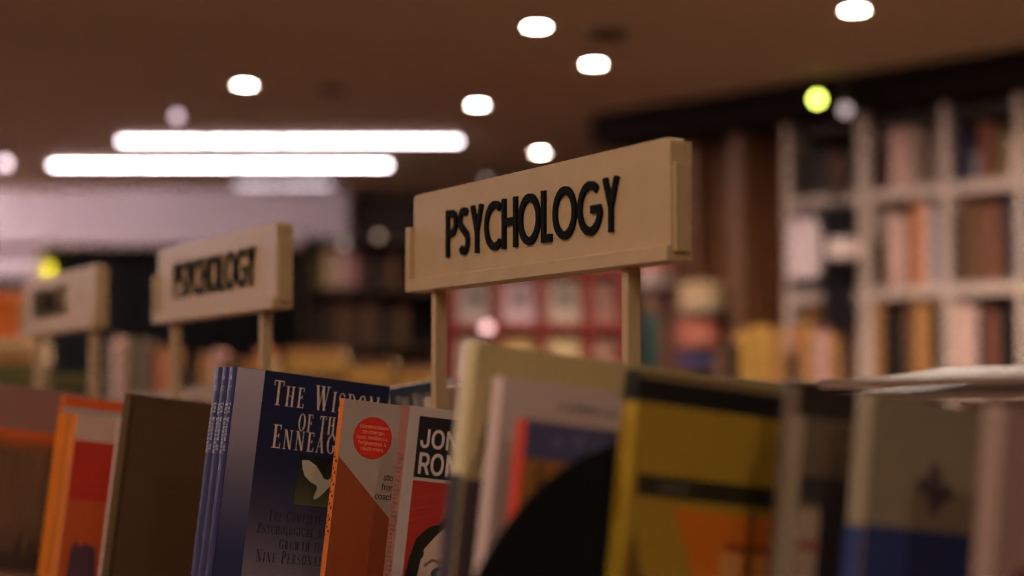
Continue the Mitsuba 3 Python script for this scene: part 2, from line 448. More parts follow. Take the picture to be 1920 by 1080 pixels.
tube(95, 732, 310, L_TUBE * 1.6, 'lower bright white tube light below the first, with a gap near its middle', (266, 441))
tube(440, 624, 347, L_TUBE * .12, 'dim third tube light along the top of the pale bulkhead', (520,))

for X0_, Y_ in ((-5.6, 9.6), (-5.4, 10.9)):
    t = thing('tube_light', 'white tube light near the left wall, outside the view', 'ceiling light', 'tube lights outside the view')
    part(t, 'housing', bx(X0_ - .03, X0_ + 1.9, Y_ - .03, Y_ + .03, CEIL - .013, CEIL, .006), M((120, 100, 92), .5))
    m = trimesh.creation.cylinder(.017, 1.85, sections=14)
    m.apply_transform(trimesh.transformations.rotation_matrix(math.pi / 2, [0, 1, 0])); m.apply_translation([X0_ + .925, Y_, CEIL - .035])
    e = mikit.ply(m, M((230, 225, 225), .5), 40)
    e['emitter'] = {'type': 'area', 'radiance': {'type': 'rgb', 'value': [float(v) * 31.0 for v in PINK]}}
    scene[newkey(t + '__tube')] = e

# ------------------------------------------------------------------ the sloping display unit under the books
R0, R1 = 0.55, 4.30
RF = frame(np.zeros(3), U, N, Z)            # local: x = r, y = s, z = height   (mirrored: u, n, z is left-handed)
def rbox(r0, r1, s0, s1, z0, z1, bev=.002):
    m = bx(r0, r1, s0, s1, z0, z1, bev)
    v = np.array(m.vertices)
    return trimesh.Trimesh(v[:, :1] * U + v[:, 1:2] * N + v[:, 2:] * Z, np.array(m.faces)[:, ::-1], process=False)
def sheared(r0, r1, w0, w1, back, th=.018):
    """a tipped shelf board: w = distance along EW (or EWB)"""
    ew, eh, q0 = (EWB, EHB, Q0B) if back else (EW, EH, Q0)
    m = bx(r0, r1, w0, w1, -th - .0008, -.0008, .002)
    v = np.array(m.vertices)
    f = np.array(m.faces)[:, ::-1]
    return trimesh.Trimesh(v[:, :1] * U + v[:, 1:2] * ew + (q0 + v[:, 2:]) * eh, f, process=False)
unit = thing('display_unit', 'long double-sided bookshop unit with sloping shelves carrying the two rows of books', 'shelf')
def w_of(s, z, back=False):
    return float(rsz(0, s, z) @ (EWB if back else EW))
zf = -0.22
part(unit, 'shelf_board', sheared(R0, R1, w_of(.58, -.23), w_of(.925, -.28), False), M((96, 66, 44), .5))
part(unit, 'shelf_board', sheared(R0, R1, w_of(.975, -.28, True), w_of(1.33, -.23, True), True), M((96, 66, 44), .5))
part(unit, 'ridge_panel', rbox(R0, R1, 0.953, .971, 0.1, CAMZ - .075), M((110, 76, 50), .5))
part(unit, 'end_panel', rbox(R0 - .02, R0, .60, 1.30, 0.02, CAMZ - .28), M((90, 62, 42), .5))
part(unit, 'end_panel', rbox(R1, R1 + .02, .60, 1.30, 0.02, CAMZ - .28), M((90, 62, 42), .5))
part(unit, 'front_panel', rbox(R0, R1, .60, .615, 0.02, CAMZ - .29), M((90, 62, 42), .5))
part(unit, 'front_panel', rbox(R0, R1, 1.285, 1.30, 0.02, CAMZ - .29), M((90, 62, 42), .5))

# ------------------------------------------------------------------ section signs
def sign(right, left_dir, text, text_start, text_len, label, cap=.0565, post_at=(.095, .54)):
    """right: the near right end of the panel's face (world, at its lower edge); left_dir: unit vector along the face to the left (away)"""
    t = thing('section_sign', label, 'sign', 'section signs over the books')
    ex = -np.asarray(left_dir)             # text runs to the right
    ez = np.cross(ex, Z)                   # out of the face, to the viewer
    L, H, D = .60, .118, .025
    fr = frame(np.asarray(right) - ex * L, ex, Z, ez)   # origin: lower left corner of the face
    rr = .008
    body = sbox(.012, .006, L - .001, H).buffer(-rr).buffer(rr)
    body = unary_union([body, sbox(.012, .006, L - .001, .06)])
    part(t, 'sign_panel', extr(body, -.018, -.001), 'sign_tan', fr)
    back = sbox(.004, .002, L, H - .004)
    part(t, 'back_panel', extr(back, -D, -.0185), 'sign_tan', fr)
    part(t, 'bottom_rail', bx(0, L, 0, .013, -.0015, .005, .0012), 'sign_tan', fr)
    part(t, 'bottom_tray', bx(0, L, -.003, .0055, -D, .005, .0012), 'sign_tan', fr)
    part(t, 'side_lip', bx(0, .011, .006, .078, -.016, .005, .001), 'sign_tan', fr)
    part(t, 'side_lip', bx(L - .0008, L + .004, .006, .094, -.021, -.003, .001), 'sign_tan', fr)
    lets = sans_letters(text, cap, scale_to=text_len)
    y0 = (H - cap) / 2 + .003
    for p in lets:
        part(t, 'letter', extr(affinity.translate(p, text_start, y0), -.001, .0022), M((16, 15, 15), .8, .1), fr)
    zb = CAMZ - .075
    for px_ in post_at:
        h = float(fr[2, 3]) - zb
        part(t, 'post', bx(px_ - .006, px_ + .006, -h, -.003, -.02, -.004, .001), 'sign_tan', fr)
    return t
SZ = .1335
def sgn_left(yaw):
    a = TH + math.radians(yaw)
    return np.array([-math.sin(a), math.cos(a), 0])
r1 = rsz(1.462, .950, SZ)
sign(r1, sgn_left(0), 'PSYCHOLOGY', .109, .398, 'large sharp tan PSYCHOLOGY sign on two posts, nearest of the three signs', post_at=(.063, .508))
r2 = at(517, 574, 2.50)
sign(np.array([r2[0], r2[1], CAMZ + SZ - .008]), sgn_left(-1), 'PSYCHOLOGY', .112, .400, 'smaller blurred tan PSYCHOLOGY sign standing above the blue books, left of the large sign', post_at=(.085, .525))
r3 = at(178, 607, 3.42)
sign(np.array([r3[0], r3[1], CAMZ + SZ]), sgn_left(0), 'TEENAGE', .10, .275, 'most blurred tan sign at far left with unreadable dark lettering', post_at=(.10, .55))

# ------------------------------------------------------------------ books
def uvbox(x0, x1, y0, y1, z0, z1):
    """box with 24 vertices, uv.x = depth z in mm, uv.y = position in mm"""
    m = trimesh.creation.box((x1 - x0, y1 - y0, z1 - z0))
    m.apply_translation([(x0 + x1) / 2, (y0 + y1) / 2, (z0 + z1) / 2])
    v, f = np.array(m.vertices), np.array(m.faces)
    v2 = v[f].reshape(-1, 3)
    f2 = np.arange(len(v2)).reshape(-1, 3)
    uv = np.stack([v2[:, 2] * 1000, (v2[:, 0] + v2[:, 1]) * 1000], 1)
    return trimesh.Trimesh(v2, f2, process=False), uv

def spine_mesh(H, th, bulge=.0012, t=.0006, lap=.0015):
    """curved spine strip, local x to the fore-edge, z out of the front cover"""
    n = 7
    zs = np.linspace(0, -th, n)
    xs = -bulge * np.sin(np.pi * np.linspace(0, 1, n)) - .0002
    outer = list(zip(xs, zs))
    inner = [(x + t + .0002, z) for x, z in outer[::-1]]
    inner[0] = (t, -th + .0004); inner[-1] = (t, -.0004)
    poly = Polygon(outer + inner).buffer(0)
    m = extr(poly, 0, H)                    # in (x, z) plane, extruded along "z" -> map to y
    v = np.array(m.vertices)
    return trimesh.Trimesh(np.stack([v[:, 0], v[:, 2], v[:, 1]], 1), np.array(m.faces)[:, ::-1], process=False)

def book(label, r, th, Wd, top=None, s=None, H=None, cover=(120, 110, 100), spine=None, back=False, kind='paperback', yaw=0.0,
         rough=.42, name='book', group=None, spine_label=None, lift=0.0, sp=.4):
    """A book standing in a row; returns (key, frame, H). Local frame: x from the left edge of the seen cover to its right edge, y up, z out of the seen cover.
    Front row: spine at x = 0. Back row (back=True): spine at x = Wd. The seen cover lies at row position r, the book reaches th further away."""
    ew, eh, q0 = (EWB, EHB, Q0B) if back else (EW, EH, Q0)
    if top is not None:
        p = rowpoint(top[0], top[1], r)
        H = float(p @ eh) - q0 - lift
        o = p - eh * H
    else:
        p = rsz(r, s, 0)
        o = p + eh * (q0 + lift - float(p @ eh))
    ez = -U
    if yaw:
        a = math.radians(yaw)
        ew, ez = ew * math.cos(a) - ez * math.sin(a), ez * math.cos(a) + ew * math.sin(a)
    fr = frame(o, ew, eh, ez)
    t = thing(name, label, 'book', group)
    ct = .0006 if kind == 'paperback' else .0026
    mc, ms = M(cover, rough, sp), M(spine or cover, rough, sp)
    over = 0.0004 if kind == 'paperback' else .003
    flip = (lambda m: m) if not back else (lambda m: trimesh.Trimesh(np.array(m.vertices) * [-1, 1, 1] + [Wd, 0, 0], np.array(m.faces)[:, ::-1], process=False))
    if kind == 'paperback':
        part(t, 'front_cover' if not back else 'back_cover', bx(0 if not back else 0, Wd, 0, H, -ct, 0, .0002), mc, fr)
        part(t, 'back_cover' if not back else 'front_cover', bx(0, Wd, 0, H, -th, -th + ct, .0002), mc, fr)
        part(t, 'spine', flip(spine_mesh(H, th)), ms, fr, label=spine_label, smooth=40)
    else:
        g = .008                            # hinge groove
        part(t, 'front_cover', flip(bx(g, Wd, 0, H, -ct, 0, .0009)), mc, fr)
        part(t, 'back_cover', flip(bx(g, Wd, 0, H, -th, -th + ct, .0009)), mc, fr)
        part(t, 'hinge', flip(cat(bx(.0015, g + .0012, 0.0005, H - .0005, -ct - .0036, -ct - .0006, .0004), bx(.0015, g + .0012, .0005, H - .0005, -th + ct + .0006, -th + ct + .0036, .0004))), mc, fr)
        part(t, 'spine', flip(spine_mesh(H, th, .004, .002)), ms, fr, label=spine_label, smooth=40)
    m, uv = uvbox(.0010 if kind == 'paperback' else .0095, Wd - over - .0004, over, H - over, -th + ct + .0001, -ct - .0001)
    if back:
        m, uv = uvbox(over + .0004, Wd - .001, over, H - over, -th + ct + .0001, -ct - .0001)
    part(t, 'page_block', m, 'pages_mat', fr, uv=uv)
    return t, fr, H

def grad_panel(x0, x1, y0, y1, z, fn, n=24, t=.00015):
    """printed panel with a colour run along its height: fn(k) -> sRGB, k from 0 at the top to 1 at the bottom"""
    ys = np.linspace(y1, y0, n)
    v, c = [], []
    for i, y in enumerate(ys):
        for x in (x0, x1):
            v.append((x, y, z + t)); c.append(lin(fn(i / (n - 1))))
    f = []
    for i in range(n - 1):
        a = 2 * i
        f += [[a, a + 2, a + 1], [a + 1, a + 2, a + 3]]
    return trimesh.Trimesh(v, f, process=False), np.array(c)

def lerp_stops(stops):
    ks = [s[0] for s in stops]; cs = np.array([s[1] for s in stops], float)
    return lambda k: [np.interp(k, ks, cs[:, i]) for i in range(3)]

# --- three copies of the blue book in focus
NAVY = (20, 24, 54)
def enneagram(label, r, full):
    t, fr, H = book(label, r, .0238, .188, top=(445 if full else 445, 687), cover=NAVY, spine=(30, 36, 80), group='blue paperbacks with white spine lettering',
                    rough=.38) if full else book(label, r, .0238, .188, s=S_E, H=.295, cover=NAVY, spine=(30, 36, 80), group='blue paperbacks with white spine lettering', rough=.38)
    # spine lettering, two lines reading down; spine frame: x = down, y = toward the viewer's right
    def sp(poly):
        m = extr(poly, 0, INK)
        v = np.array(m.vertices)            # (down, right, out) -> book local (x = -out, y = H - down, z = -th/2 + right)
        return trimesh.Trimesh(np.stack([-v[:, 2] - .0013, H - v[:, 0], -.0119 + v[:, 1]], 1), np.array(m.faces), process=False)
    a = affinity.translate(serif_text('The Wisdom of', .0072, .8, width=.056), .040, .0018)
    b = affinity.translate(serif_text('The Enneagram', .0072, .8, width=.058), .041, -.0085)
    part(t, 'spine_lettering', sp(unary_union([a, b])), M((190, 180, 182), .5), fr, label='white spine lettering')
    part(t, 'spine_emblem', sp(unary_union([Point(.0125, 0).buffer(.0022), sbox(.022, -.005, .0228, .005), sbox(.026, -.004, .0266, .004)])), M((120, 120, 140), .5), fr)
    sub = affinity.translate(serif_text('The Complete Guide to Psychological and Spiritual Growth', .0035, .8, width=.088), .108, -.002)
    part(t, 'spine_subtitle', sp(sub), M((84, 88, 124), .5), fr)
    return t, fr, H
p0 = rowpoint(445, 687, 1.936)
te, fe, HE = enneagram('blue paperback showing its front cover with the bird picture, nearest of its three copies', 1.936, True)
for k, l in ((1, 'blue paperback with white spine lettering, middle of three copies'), (2, 'blue paperback with white spine lettering, leftmost of three copies, beside the brown book')):
    o = fe[:3, 3] + U * .0243 * k
    S_E = float(o @ N) + (CAMZ - o[2]) * math.tan(ALPHA)
    tk, fk, hk = enneagram(l, 1.936 + .0243 * k, False)
# cover print of the nearest copy
m, c = grad_panel(.0005, .0335, .0005, HE - .0005, 0, lerp_stops([(0, (184, 162, 172)), (.25, (152, 134, 148)), (.45, (100, 92, 112)), (.7, (48, 50, 86)), (1, (34, 40, 88))]))
part(te, 'cover_band', m, VC, fe, color=c, label='pale lilac band beside the spine')
m, c = grad_panel(.0335, .1875, .0005, HE - .0005, 0, lerp_stops([(0, (20, 26, 62)), (.34, (26, 28, 58)), (.52, (60, 54, 74)), (.72, (112, 96, 110)), (1, (156, 134, 140))]))
part(te, 'cover_print', m, VC, fe, color=c)
def cov(t, fr, name, poly, col, z=.0002, label=None, rough=.45):
    part(t, name, ink(poly, z), M(col, rough), fr, label=label)
cream_ink = (214, 184, 168)
def put_line(text, x, ytop, cap, width, small=.82):
    return affinity.translate(serif_text(text, cap, small, width=width), x, HE - ytop - cap)
title = unary_union([put_line('The Wisdom', .0460, .0095, .0280, .134), put_line('of the', .0800, .0435, .0200, .056, 1.0), put_line('Enneagram', .0505, .0590, .0265, .124)])
cov(te, fe, 'title_lettering', title, cream_ink, label='cream serif title lettering')
px0, px1, py1, py0 = .086, .154, HE - .0910, HE - .1460
m, c = grad_panel(px0, px1, py0, py1, .00025, lerp_stops([(0, (18, 20, 14)), (.5, (52, 50, 34)), (1, (92, 84, 52))]), 8)
part(te, 'cover_picture', m, VC, fe, color=c, label='square picture of a pale bird')
bw, bh = px1 - px0, py1 - py0
bird = [(.06, .90), (.16, .92), (.30, .83), (.42, .66), (.48, .56), (.56, .55), (.66, .66), (.80, .86), (.97, .93), (.93, .74), (.82, .60), (.70, .50), (.63, .46), (.55, .38), (.46, .24), (.38, .16), (.34, .15), (.36, .26), (.39, .36), (.36, .44), (.24, .50), (.14, .60), (.09, .74)]
cov(te, fe, 'bird_print', Polygon([(px0 + a * bw, py0 + b * bh) for a, b in bird]).buffer(.0006), (196, 180, 156), .0005)
sub = unary_union([put_line('The Complete Guide to', .0575, .1550, .0115, .112), put_line('Psychological and Spiritual', .0460, .1695, .0120, .140),
                   put_line('Growth for the', .0740, .1855, .0120, .080), put_line('Nine Personality Types', .0480, .1995, .0135, .134)])
cov(te, fe, 'subtitle_lettering', sub, (34, 26, 40))

# --- orange-spined paperback with the red disc
to, fo, HO = book('grey-beige paperback with orange spine, red disc and brown corner, before the blue books', 1.82, .0118, .130, top=(646, 747), cover=(172, 148, 134), spine=(226, 112, 38), spine_label='orange spine')
part(to, 'corner_print', ink(Polygon([(.0006, .0005), (.0006, HO - .062), (.1295, HO - .062 - .118), (.1295, .0005)]), .0001), M((150, 66, 26), .45), fo, label='brown-orange lower corner')
part(to, 'cover_disc', ink(Point(.038, HO - .039).buffer(.0228, 32), .0002), M((206, 44, 26), .45), fo, label='red disc')
tx = cat(*[plain_text(s, .0042, .038, HO - .039 + dy, .0004, center=True, sx=.9) for s, dy in (('conversations', .0100), ('on change,', .0042), ('loss, resilience,', -.0018), ('forgiveness &', -.0078), ('much more', -.0138))])
part(to, 'disc_lettering', tx, M((240, 150, 120), .5), fo)
tx = cat(*[plain_text(s, .0068, x, HO - .039 + dy, .0004, sx=.85) for s, x, dy in (('stories', .056, -.0440), ('from', .0545, -.0545), ('coaching', .0475, -.0650))])
part(to, 'cover_lettering', tx, M((50, 36, 32), .5), fo)
marks = unary_union([sbox(-.0046 + .004 * (i % 3), .058 + i * .0042, -.0022 + .004 * (i % 3), .0605 + i * .0042) for i in range(22)])
mk = extr(marks, 0, INK); v = np.array(mk.vertices)
part(to, 'spine_lettering', trimesh.Trimesh(np.stack([-v[:, 2] - .0012, HO - v[:, 1], -.0059 + v[:, 0]], 1), np.array(mk.faces), process=False), M((90, 40, 20), .5), fo)

# --- JON RONSON paperback
tj, fj, HJ = book('white-edged paperback with black and red JON RONSON cover, beside the orange-spined one', 1.72, .0205, .126, top=(769, 760), cover=(196, 172, 164), spine=(150, 92, 76), spine_label='patterned red-brown spine')
part(tj, 'title_panel', ink(sbox(.0125, HJ - .0730, .1200, HJ - .0095), .0001), M((34, 28, 28), .45), fj, label='black title panel')
tx = cat(plain_text('JON', .0188, .0150, HJ - .0415, .0004, True, sx=.84), plain_text('RONSON', .0215, .0150, HJ - .0690, .0004, True, sx=.76))
part(tj, 'title_lettering', tx, M((214, 190, 186), .5), fj)
part(tj, 'cover_picture', ink(sbox(.0125, .006, .1200, HJ - .0765), .0001), M((176, 48, 38), .45), fj, label='red picture area')
waves = unary_union([LineString([(.0130, HJ - .092 - .011 * i - .004), (.035, HJ - .090 - .011 * i), (.062, HJ - .084 - .011 * i), (.085, HJ - .078 - .009 * i)]).buffer(.0006) for i in range(5)]).intersection(sbox(.0128, .01, .1195, HJ - .077))
part(tj, 'wave_print', ink(waves, .0003, .0001), M((196, 74, 58), .5), fj)
jp = lambda *p: Polygon([(x, HJ - d) for x, d in p])
hair = jp((.0145, .178), (.0170, .158), (.0229, .1367), (.0300, .1290), (.0377, .1225), (.0470, .1200), (.0560, .1110), (.0600, .0980), (.0640, .0860), (.085, .082), (.11, .09), (.1190, .12), (.1190, .230), (.0110, .230))
part(tj, 'hair_print', ink(hair, .0004), M((34, 30, 27), .45), fj)
face = jp((.0260, .205), (.0285, .177), (.0310, .157), (.0340, .152), (.0330, .147), (.0420, .136), (.0480, .129), (.0566, .121), (.0670, .1143), (.08, .112), (.10, .122), (.108, .145), (.104, .205))
part(tj, 'face_print', ink(face, .0007), M((206, 170, 152), .5), fj)
eye = affinity.scale(Point(.0535, HJ - .171).buffer(.0095, 20), 1, .78)
part(tj, 'eye_print', ink(eye, .0010), M((70, 74, 84), .4), fj)
part(tj, 'eye_shine', ink(affinity.scale(Point(.0560, HJ - .170).buffer(.0050, 16), 1, .8), .0013), M((150, 156, 164), .4), fj)
part(tj, 'brow_print', ink(LineString([(.036, HJ - .163), (.044, HJ - .157), (.060, HJ - .160)]).buffer(.0013), .0010), M((110, 88, 80), .5), fj)
rg = random.Random(3)
bits = unary_union([sbox(-.0075 + rg.random() * .004, y, .003 + rg.random() * .005, y + .0028) for y in np.arange(.05, .185, .0046)])
mk = extr(bits, 0, INK); v = np.array(mk.vertices)
part(tj, 'spine_lettering', trimesh.Trimesh(np.stack([-v[:, 2] - .0012, HJ - v[:, 1], -.01 + v[:, 0]], 1), np.array(mk.faces), process=False), M((120, 84, 72), .5), fj)

# --- large cream book and what stands before it
tc, fc, HC = book('large wide cream book behind the white and yellow ones, tallest in the row', 1.26, .024, .300, top=(896, 640), cover=(186, 158, 108), spine=(206, 180, 134), spine_label='cream spine, dark below')
part(tc, 'spine_print', trimesh.Trimesh(*(lambda m: (np.stack([-np.array(m.vertices)[:, 2] - .0013, np.array(m.vertices)[:, 1], np.array(m.vertices)[:, 0]], 1), np.array(m.faces)))(extr(sbox(-.0232, .001, -.0008, HC - .104), 0, .0004)), process=False), M((48, 34, 40), .4), fc, label='dark lower half of the spine')
part(tc, 'cover_print', ink(sbox(.0005, .0005, .2995, HC - .106), .0001), M((60, 42, 46), .45), fc, label='dark lower half of the cover')
gl = unary_union([LineString([(.0180, HC - .052), (.0130, HC - .078)]).buffer(.0016), LineString([(.0140, HC - .080), (.0070, HC - .102)]).buffer(.0016), sbox(.009, HC - .0795, .02, HC - .0775), LineString([(.021, HC - .05), (.03, HC - .1)]).buffer(.0035)])
part(tc, 'title_lettering', ink(gl, .0003), M((44, 34, 34), .5), fc)

tw_, fw, HW = book('white book with small dark capitals near its top, standing against the large cream book', 1.235, .0175, .165, top=(945, 706), cover=(196, 164, 152), spine=(214, 178, 170))
part(tw_, 'title_lettering', plain_text('7 STEPS TO', .0058, .0490, HW - .0205, .0003, True, sx=1.2), M((96, 72, 68), .5), fw)

tb, fb, HB = book('black-covered book with a beige top strip behind the yellow book', 1.212, .020, .146, top=(1199, 692), cover=(24, 20, 18), rough=.5)
part(tb, 'top_print', ink(sbox(.0005, HB - .0065, .1455, HB - .0005), .0001), M((120, 94, 62), .5), fb, label='beige top strip')

tr, fr_, HR = book('small red-spined book with purple sky and orange field, behind the black bookend', 1.187, .0155, .112, top=(988, 786), cover=(150, 92, 42), spine=(206, 58, 44), spine_label='red spine')
part(tr, 'sky_print', ink(sbox(.0005, HR - .0285, .1115, HR - .0005), .0001), M((74, 66, 98), .5), fr_, label='purple sky')
part(tr, 'star_print', ink(unary_union([Point(.014, HR - .004).buffer(.0022), Point(.05, HR - .0045).buffer(.002), Point(.028, HR - .014).buffer(.004), Point(.046, HR - .012).buffer(.004), Point(.062, HR - .018).buffer(.0036)]), .0003), M((94, 88, 118), .5), fr_)
trees = unary_union([LineString([(x, .02), (x + d, HR - .033)]).buffer(.0014) for x, d in ((.012, .003), (.02, -.004), (.031, .006), (.045, -.002), (.06, .004))])
part(tr, 'tree_print', ink(trees, .0003), M((70, 44, 22), .5), fr_)

ty, fy, HY = book('yellow paperback with dark title bar and orange lower part', 1.150, .0215, .139, top=(1196, 752), cover=(166, 124, 36), spine=(176, 134, 36))
part(ty, 'title_bar', ink(sbox(.006, HY - .0690, .1385, HY - .0530), .0003), M((44, 36, 20), .45), fy, label='dark title bar')
part(ty, 'title_lettering', plain_text('yellow'.upper(), .0001, 0, 0) if False else ink(unary_union([sbox(.026 + i * .0042, HY - .0640, .029 + i * .0042, HY - .0585) for i in range(6)]), .0006), M((92, 82, 66), .5), fy)
part(ty, 'orange_print', ink(Polygon([(.040, HY - .076), (.1385, HY - .076), (.1385, .0005), (.076, .0005), (.062, HY - .125), (.056, HY - .11)]), .0002), M((206, 104, 26), .45), fy, label='orange area')
part(ty, 'red_band_print', ink(sbox(.090, HY - .1045, .1385, HY - .0985), .0004), M((146, 52, 20), .5), fy)
part(ty, 'pillar_print', ink(unary_union([sbox(.086, .001, .106, HY - .105), sbox(.118, .001, .136, HY - .105)]), .0005), M((214, 136, 72), .5), fy)
part(ty, 'crease_print', ink(sbox(.1105, .001, .1145, HY - .070), .0006), M((120, 70, 16), .5), fy)
part(ty, 'figure_print', ink(Polygon([(.001, HY - .20), (.003, HY - .125), (.005, HY - .105), (.008, HY - .095), (.011, HY - .108), (.015, HY - .122), (.022, HY - .140), (.03, HY - .20)]), .0004), M((110, 72, 18), .5), fy)
part(ty, 'spine_print', trimesh.Trimesh(*(lambda m: (np.stack([-np.array(m.vertices)[:, 2] - .0013, np.array(m.vertices)[:, 1], np.array(m.vertices)[:, 0]], 1), np.array(m.faces)))(extr(sbox(-.0160, HY - .088, -.0085, HY - .014), 0, .0004)), process=False), M((150, 104, 16), .4), fy)

tg, fg, HG = book('grey-brown book with a dark bar and pale lower panel, right of the yellow book', 1.060, .0205, .130, top=(1510, 781), cover=(104, 84, 66), spine=(124, 104, 84))
part(tg, 'bar_print', ink(sbox(.0005, HG - .060, .1295, HG - .042), .0003), M((56, 46, 44), .5), fg)
part(tg, 'pale_print', ink(sbox(.0005, .001, .020, HG - .066), .0002), M((170, 140, 116), .5), fg)
part(tg, 'dark_print', ink(sbox(.020, .001, .1295, HG - .060), .0002), M((56, 46, 48), .5), fg)
part(tg, 'red_print', ink(sbox(.002, HG - .095, .022, HG - .089), .0005), M((140, 50, 60), .5), fg)
tg2, fg2, HG2 = book('dark brown book seen between the black and the grey-beige books', 1.086, .022, .118, top=(1503, 722), cover=(46, 36, 30), spine=(96, 76, 62))

tl, fl, HL = book('grey-beige book with a purple knot emblem and blue lower half', 1.000, .019, .128, top=(1640, 738), cover=(138, 117, 93), spine=(152, 130, 106))
kn = []
for a in (8, 80, 182, 258):
    e = affinity.rotate(affinity.scale(Point(0, .0098).buffer(.0082, 14), .68, 1), a, origin=(0, 0))
    kn.append(e)
knot = affinity.translate(unary_union(kn + [Point(0, 0).buffer(.0088)]), .061, HL - .061)
part(tl, 'emblem_print', ink(knot, .0003), M((74, 56, 62), .5), fl, label='purple knot emblem')
part(tl, 'blue_print', ink(sbox(.0005, .0005, .1275, HL - .0905), .0002), M((44, 52, 96), .5), fl, label='blue lower half')
part(tl, 'spine_print', trimesh.Trimesh(*(lambda m: (np.stack([-np.array(m.vertices)[:, 2] - .0013, np.array(m.vertices)[:, 1], np.array(m.vertices)[:, 0]], 1), np.array(m.faces)))(extr(sbox(-.0185, .001, -.0005, HL - .0925), 0, .0004)), process=False), M((50, 60, 110), .4), fl)

tp, fp, HP = book('pinkish-brown book at the right edge, nearest in the row', .880, .020, .112, top=(1886, 757), cover=(156, 120, 108), spine=(164, 128, 116))
part(tp, 'purple_print', ink(Polygon([(.001, .001), (.001, HP - .125), (.02, HP - .105), (.05, HP - .095), (.05, .001)]), .0003), M((110, 40, 50), .5), fp)

# --- left end of the row
tbr, fbr, HBR = book('dark brown cloth hardback left of the blue books', 2.365, .029, .150, top=(246, 738), cover=(88, 60, 38), spine=(96, 68, 44), kind='hardback', rough=.75, sp=.2)
tws, fws, _ = book('thin white-spined book between the brown hardback and the orange books', 2.445, .010, .120, top=(226, 784), cover=(206, 170, 156), rough=.5)
t1, f1, H1 = book('orange-spined book with pinkish top and red cover, nearest of the orange pair', 2.550, .040, .118, top=(146, 776), cover=(206, 164, 146), spine=(222, 120, 46), spine_label='orange spine')
part(t1, 'red_print', ink(sbox(.0005, .0005, .1175, H1 - .0365), .0002), M((186, 40, 18), .5), f1, label='red lower cover')
part(t1, 'orange_print', ink(sbox(.0005, .0005, .1175, H1 - .120), .0004), M((190, 76, 22), .5), f1)
part(t1, 'figure_print', ink(Polygon([(.012, .001), (.014, .045), (.02, .062), (.026, .050), (.034, .058), (.05, .05), (.055, .001)]), .0006), M((82, 50, 60), .5), f1)
t1b, f1b, _ = book('orange book with darker stripe, second of the orange pair, left of the first', 2.594, .056, .118, top=(128, 774), cover=(206, 120, 40), spine=(222, 116, 28), rough=.5)
t2, f2, H2 = book('book with orange top band over grey cover behind the orange pair', 2.682, .026, .140, top=(122, 741), cover=(176, 160, 150), spine=(206, 96, 40))
part(t2, 'orange_band', ink(sbox(.0005, H2 - .0165, .1395, H2 - .0005), .0002), M((214, 88, 34), .5), f2, label='orange top band')
t3, f3, H3 = book('book with dark grassy photograph below an orange band, at the left edge of the row', 2.722, .030, .150, top=(-14, 717), cover=(150, 104, 92), spine=(150, 104, 92))
m, c = grad_panel(.0006, .1494, .0006, H3 - .0645, 0, lerp_stops([(0, (206, 96, 40)), (.08, (196, 86, 32)), (.13, (104, 70, 46)), (.34, (84, 60, 44)), (1, (64, 48, 40))]), 20)
part(t3, 'photo_print', m, VC, f3, color=c, label='dark photograph')
rg = random.Random(11)
gr = unary_union([LineString([(x, .02 + rg.random() * .05), (x + rg.uniform(-.004, .004), H3 - .088 - rg.random() * .02)]).buffer(.0004 + .0005 * rg.random(), cap_style=2) for x in np.linspace(.003, .146, 60)])
part(t3, 'grass_print', ink(gr, .0004, .0001), M((132, 92, 62), .6), f3)

# --- bookends: black half-round plates
def bookend(r, label):
    t = thing('bookend', label, 'bookend')
    o = rsz(r, .590, 0); o = o + EH * (Q0 - float(o @ EH))
    fr = frame(o, EW, EH, -U)
    plate = Polygon(arc(.166, .012, .166, .222, 180, 0, 40))
    plate = unary_union([plate, sbox(0, 0.0015, .332, .014)])
    plate = affinity.translate(plate, 0, 0).intersection(sbox(0, 0, .300, .3))
    part(t, 'plate', extr(plate, -.0012, .0012), M((12, 12, 12), .65, .15), fr)
    part(t, 'foot', bx(.06, .240, .0002, .0016, .0014, .006, .0004), M((12, 12, 12), .65, .15), fr)
bookend(1.1795, 'black half-round bookend before the red-spined book, left of the yellow one')

# --- the second row, spines to the far aisle
back_s = S_MID + .028
def bbook(label, r, th, Wd, H, cover, spine=None, s=None, **k):
    return book(label, r, th, Wd, s=(s or back_s), H=H + .064, cover=cover, spine=spine, back=True, **k)
GB = 'books in the far row behind the ridge'
tq, fq, HQ = bbook('blue book THE WISDOM turned at an angle in the far row, beside pale page edges', 2.215, .024, .188, .2345, NAVY, (30, 36, 80), s=.992, yaw=36, group=None)
part(tq, 'title_lettering', ink(affinity.translate(serif_text('The Wisdom', .0200, .85, width=.120), .018, HQ - .0335), .0003), M((200, 176, 164), .5), fq)
part(tq, 'cover_band', ink(sbox(.142, .001, .187, HQ - .001), .0003), M((176, 158, 166), .5), fq, label='pale lilac band')
bbook('pale pinkish book in the far row right of the angled blue book', 2.045, .030, .150, .2345, (206, 170, 156), s=.99)
bbook('white book in the far row behind the pale pinkish one', 2.085, .02, .14, .222, (190, 160, 150), s=.99)
bbook('lilac-white book in the far row behind the brown hardback', 3.10, .028, .19, .222, (186, 160, 160))
bbook('yellow-orange book in the far row left of the blue spines', 2.90, .03, .16, .226, (206, 140, 40))
bbook('pale grey book in the far row behind the orange pair', 3.42, .03, .19, .228, (176, 156, 150))
bbook('pinkish book in the far row beside the lilac-white one', 3.20, .025, .17, .224, (196, 160, 150))
bbook('brown book in the far row at the left end', 3.62, .03, .16, .215, (120, 84, 60))
bbook('cream book in the far row behind the large cream book', 1.52, .03, .15, .200, (190, 160, 120))
bbook('dark book in the far row supporting the soft booklets', 1.30, .03, .15, .202, (80, 56, 46))
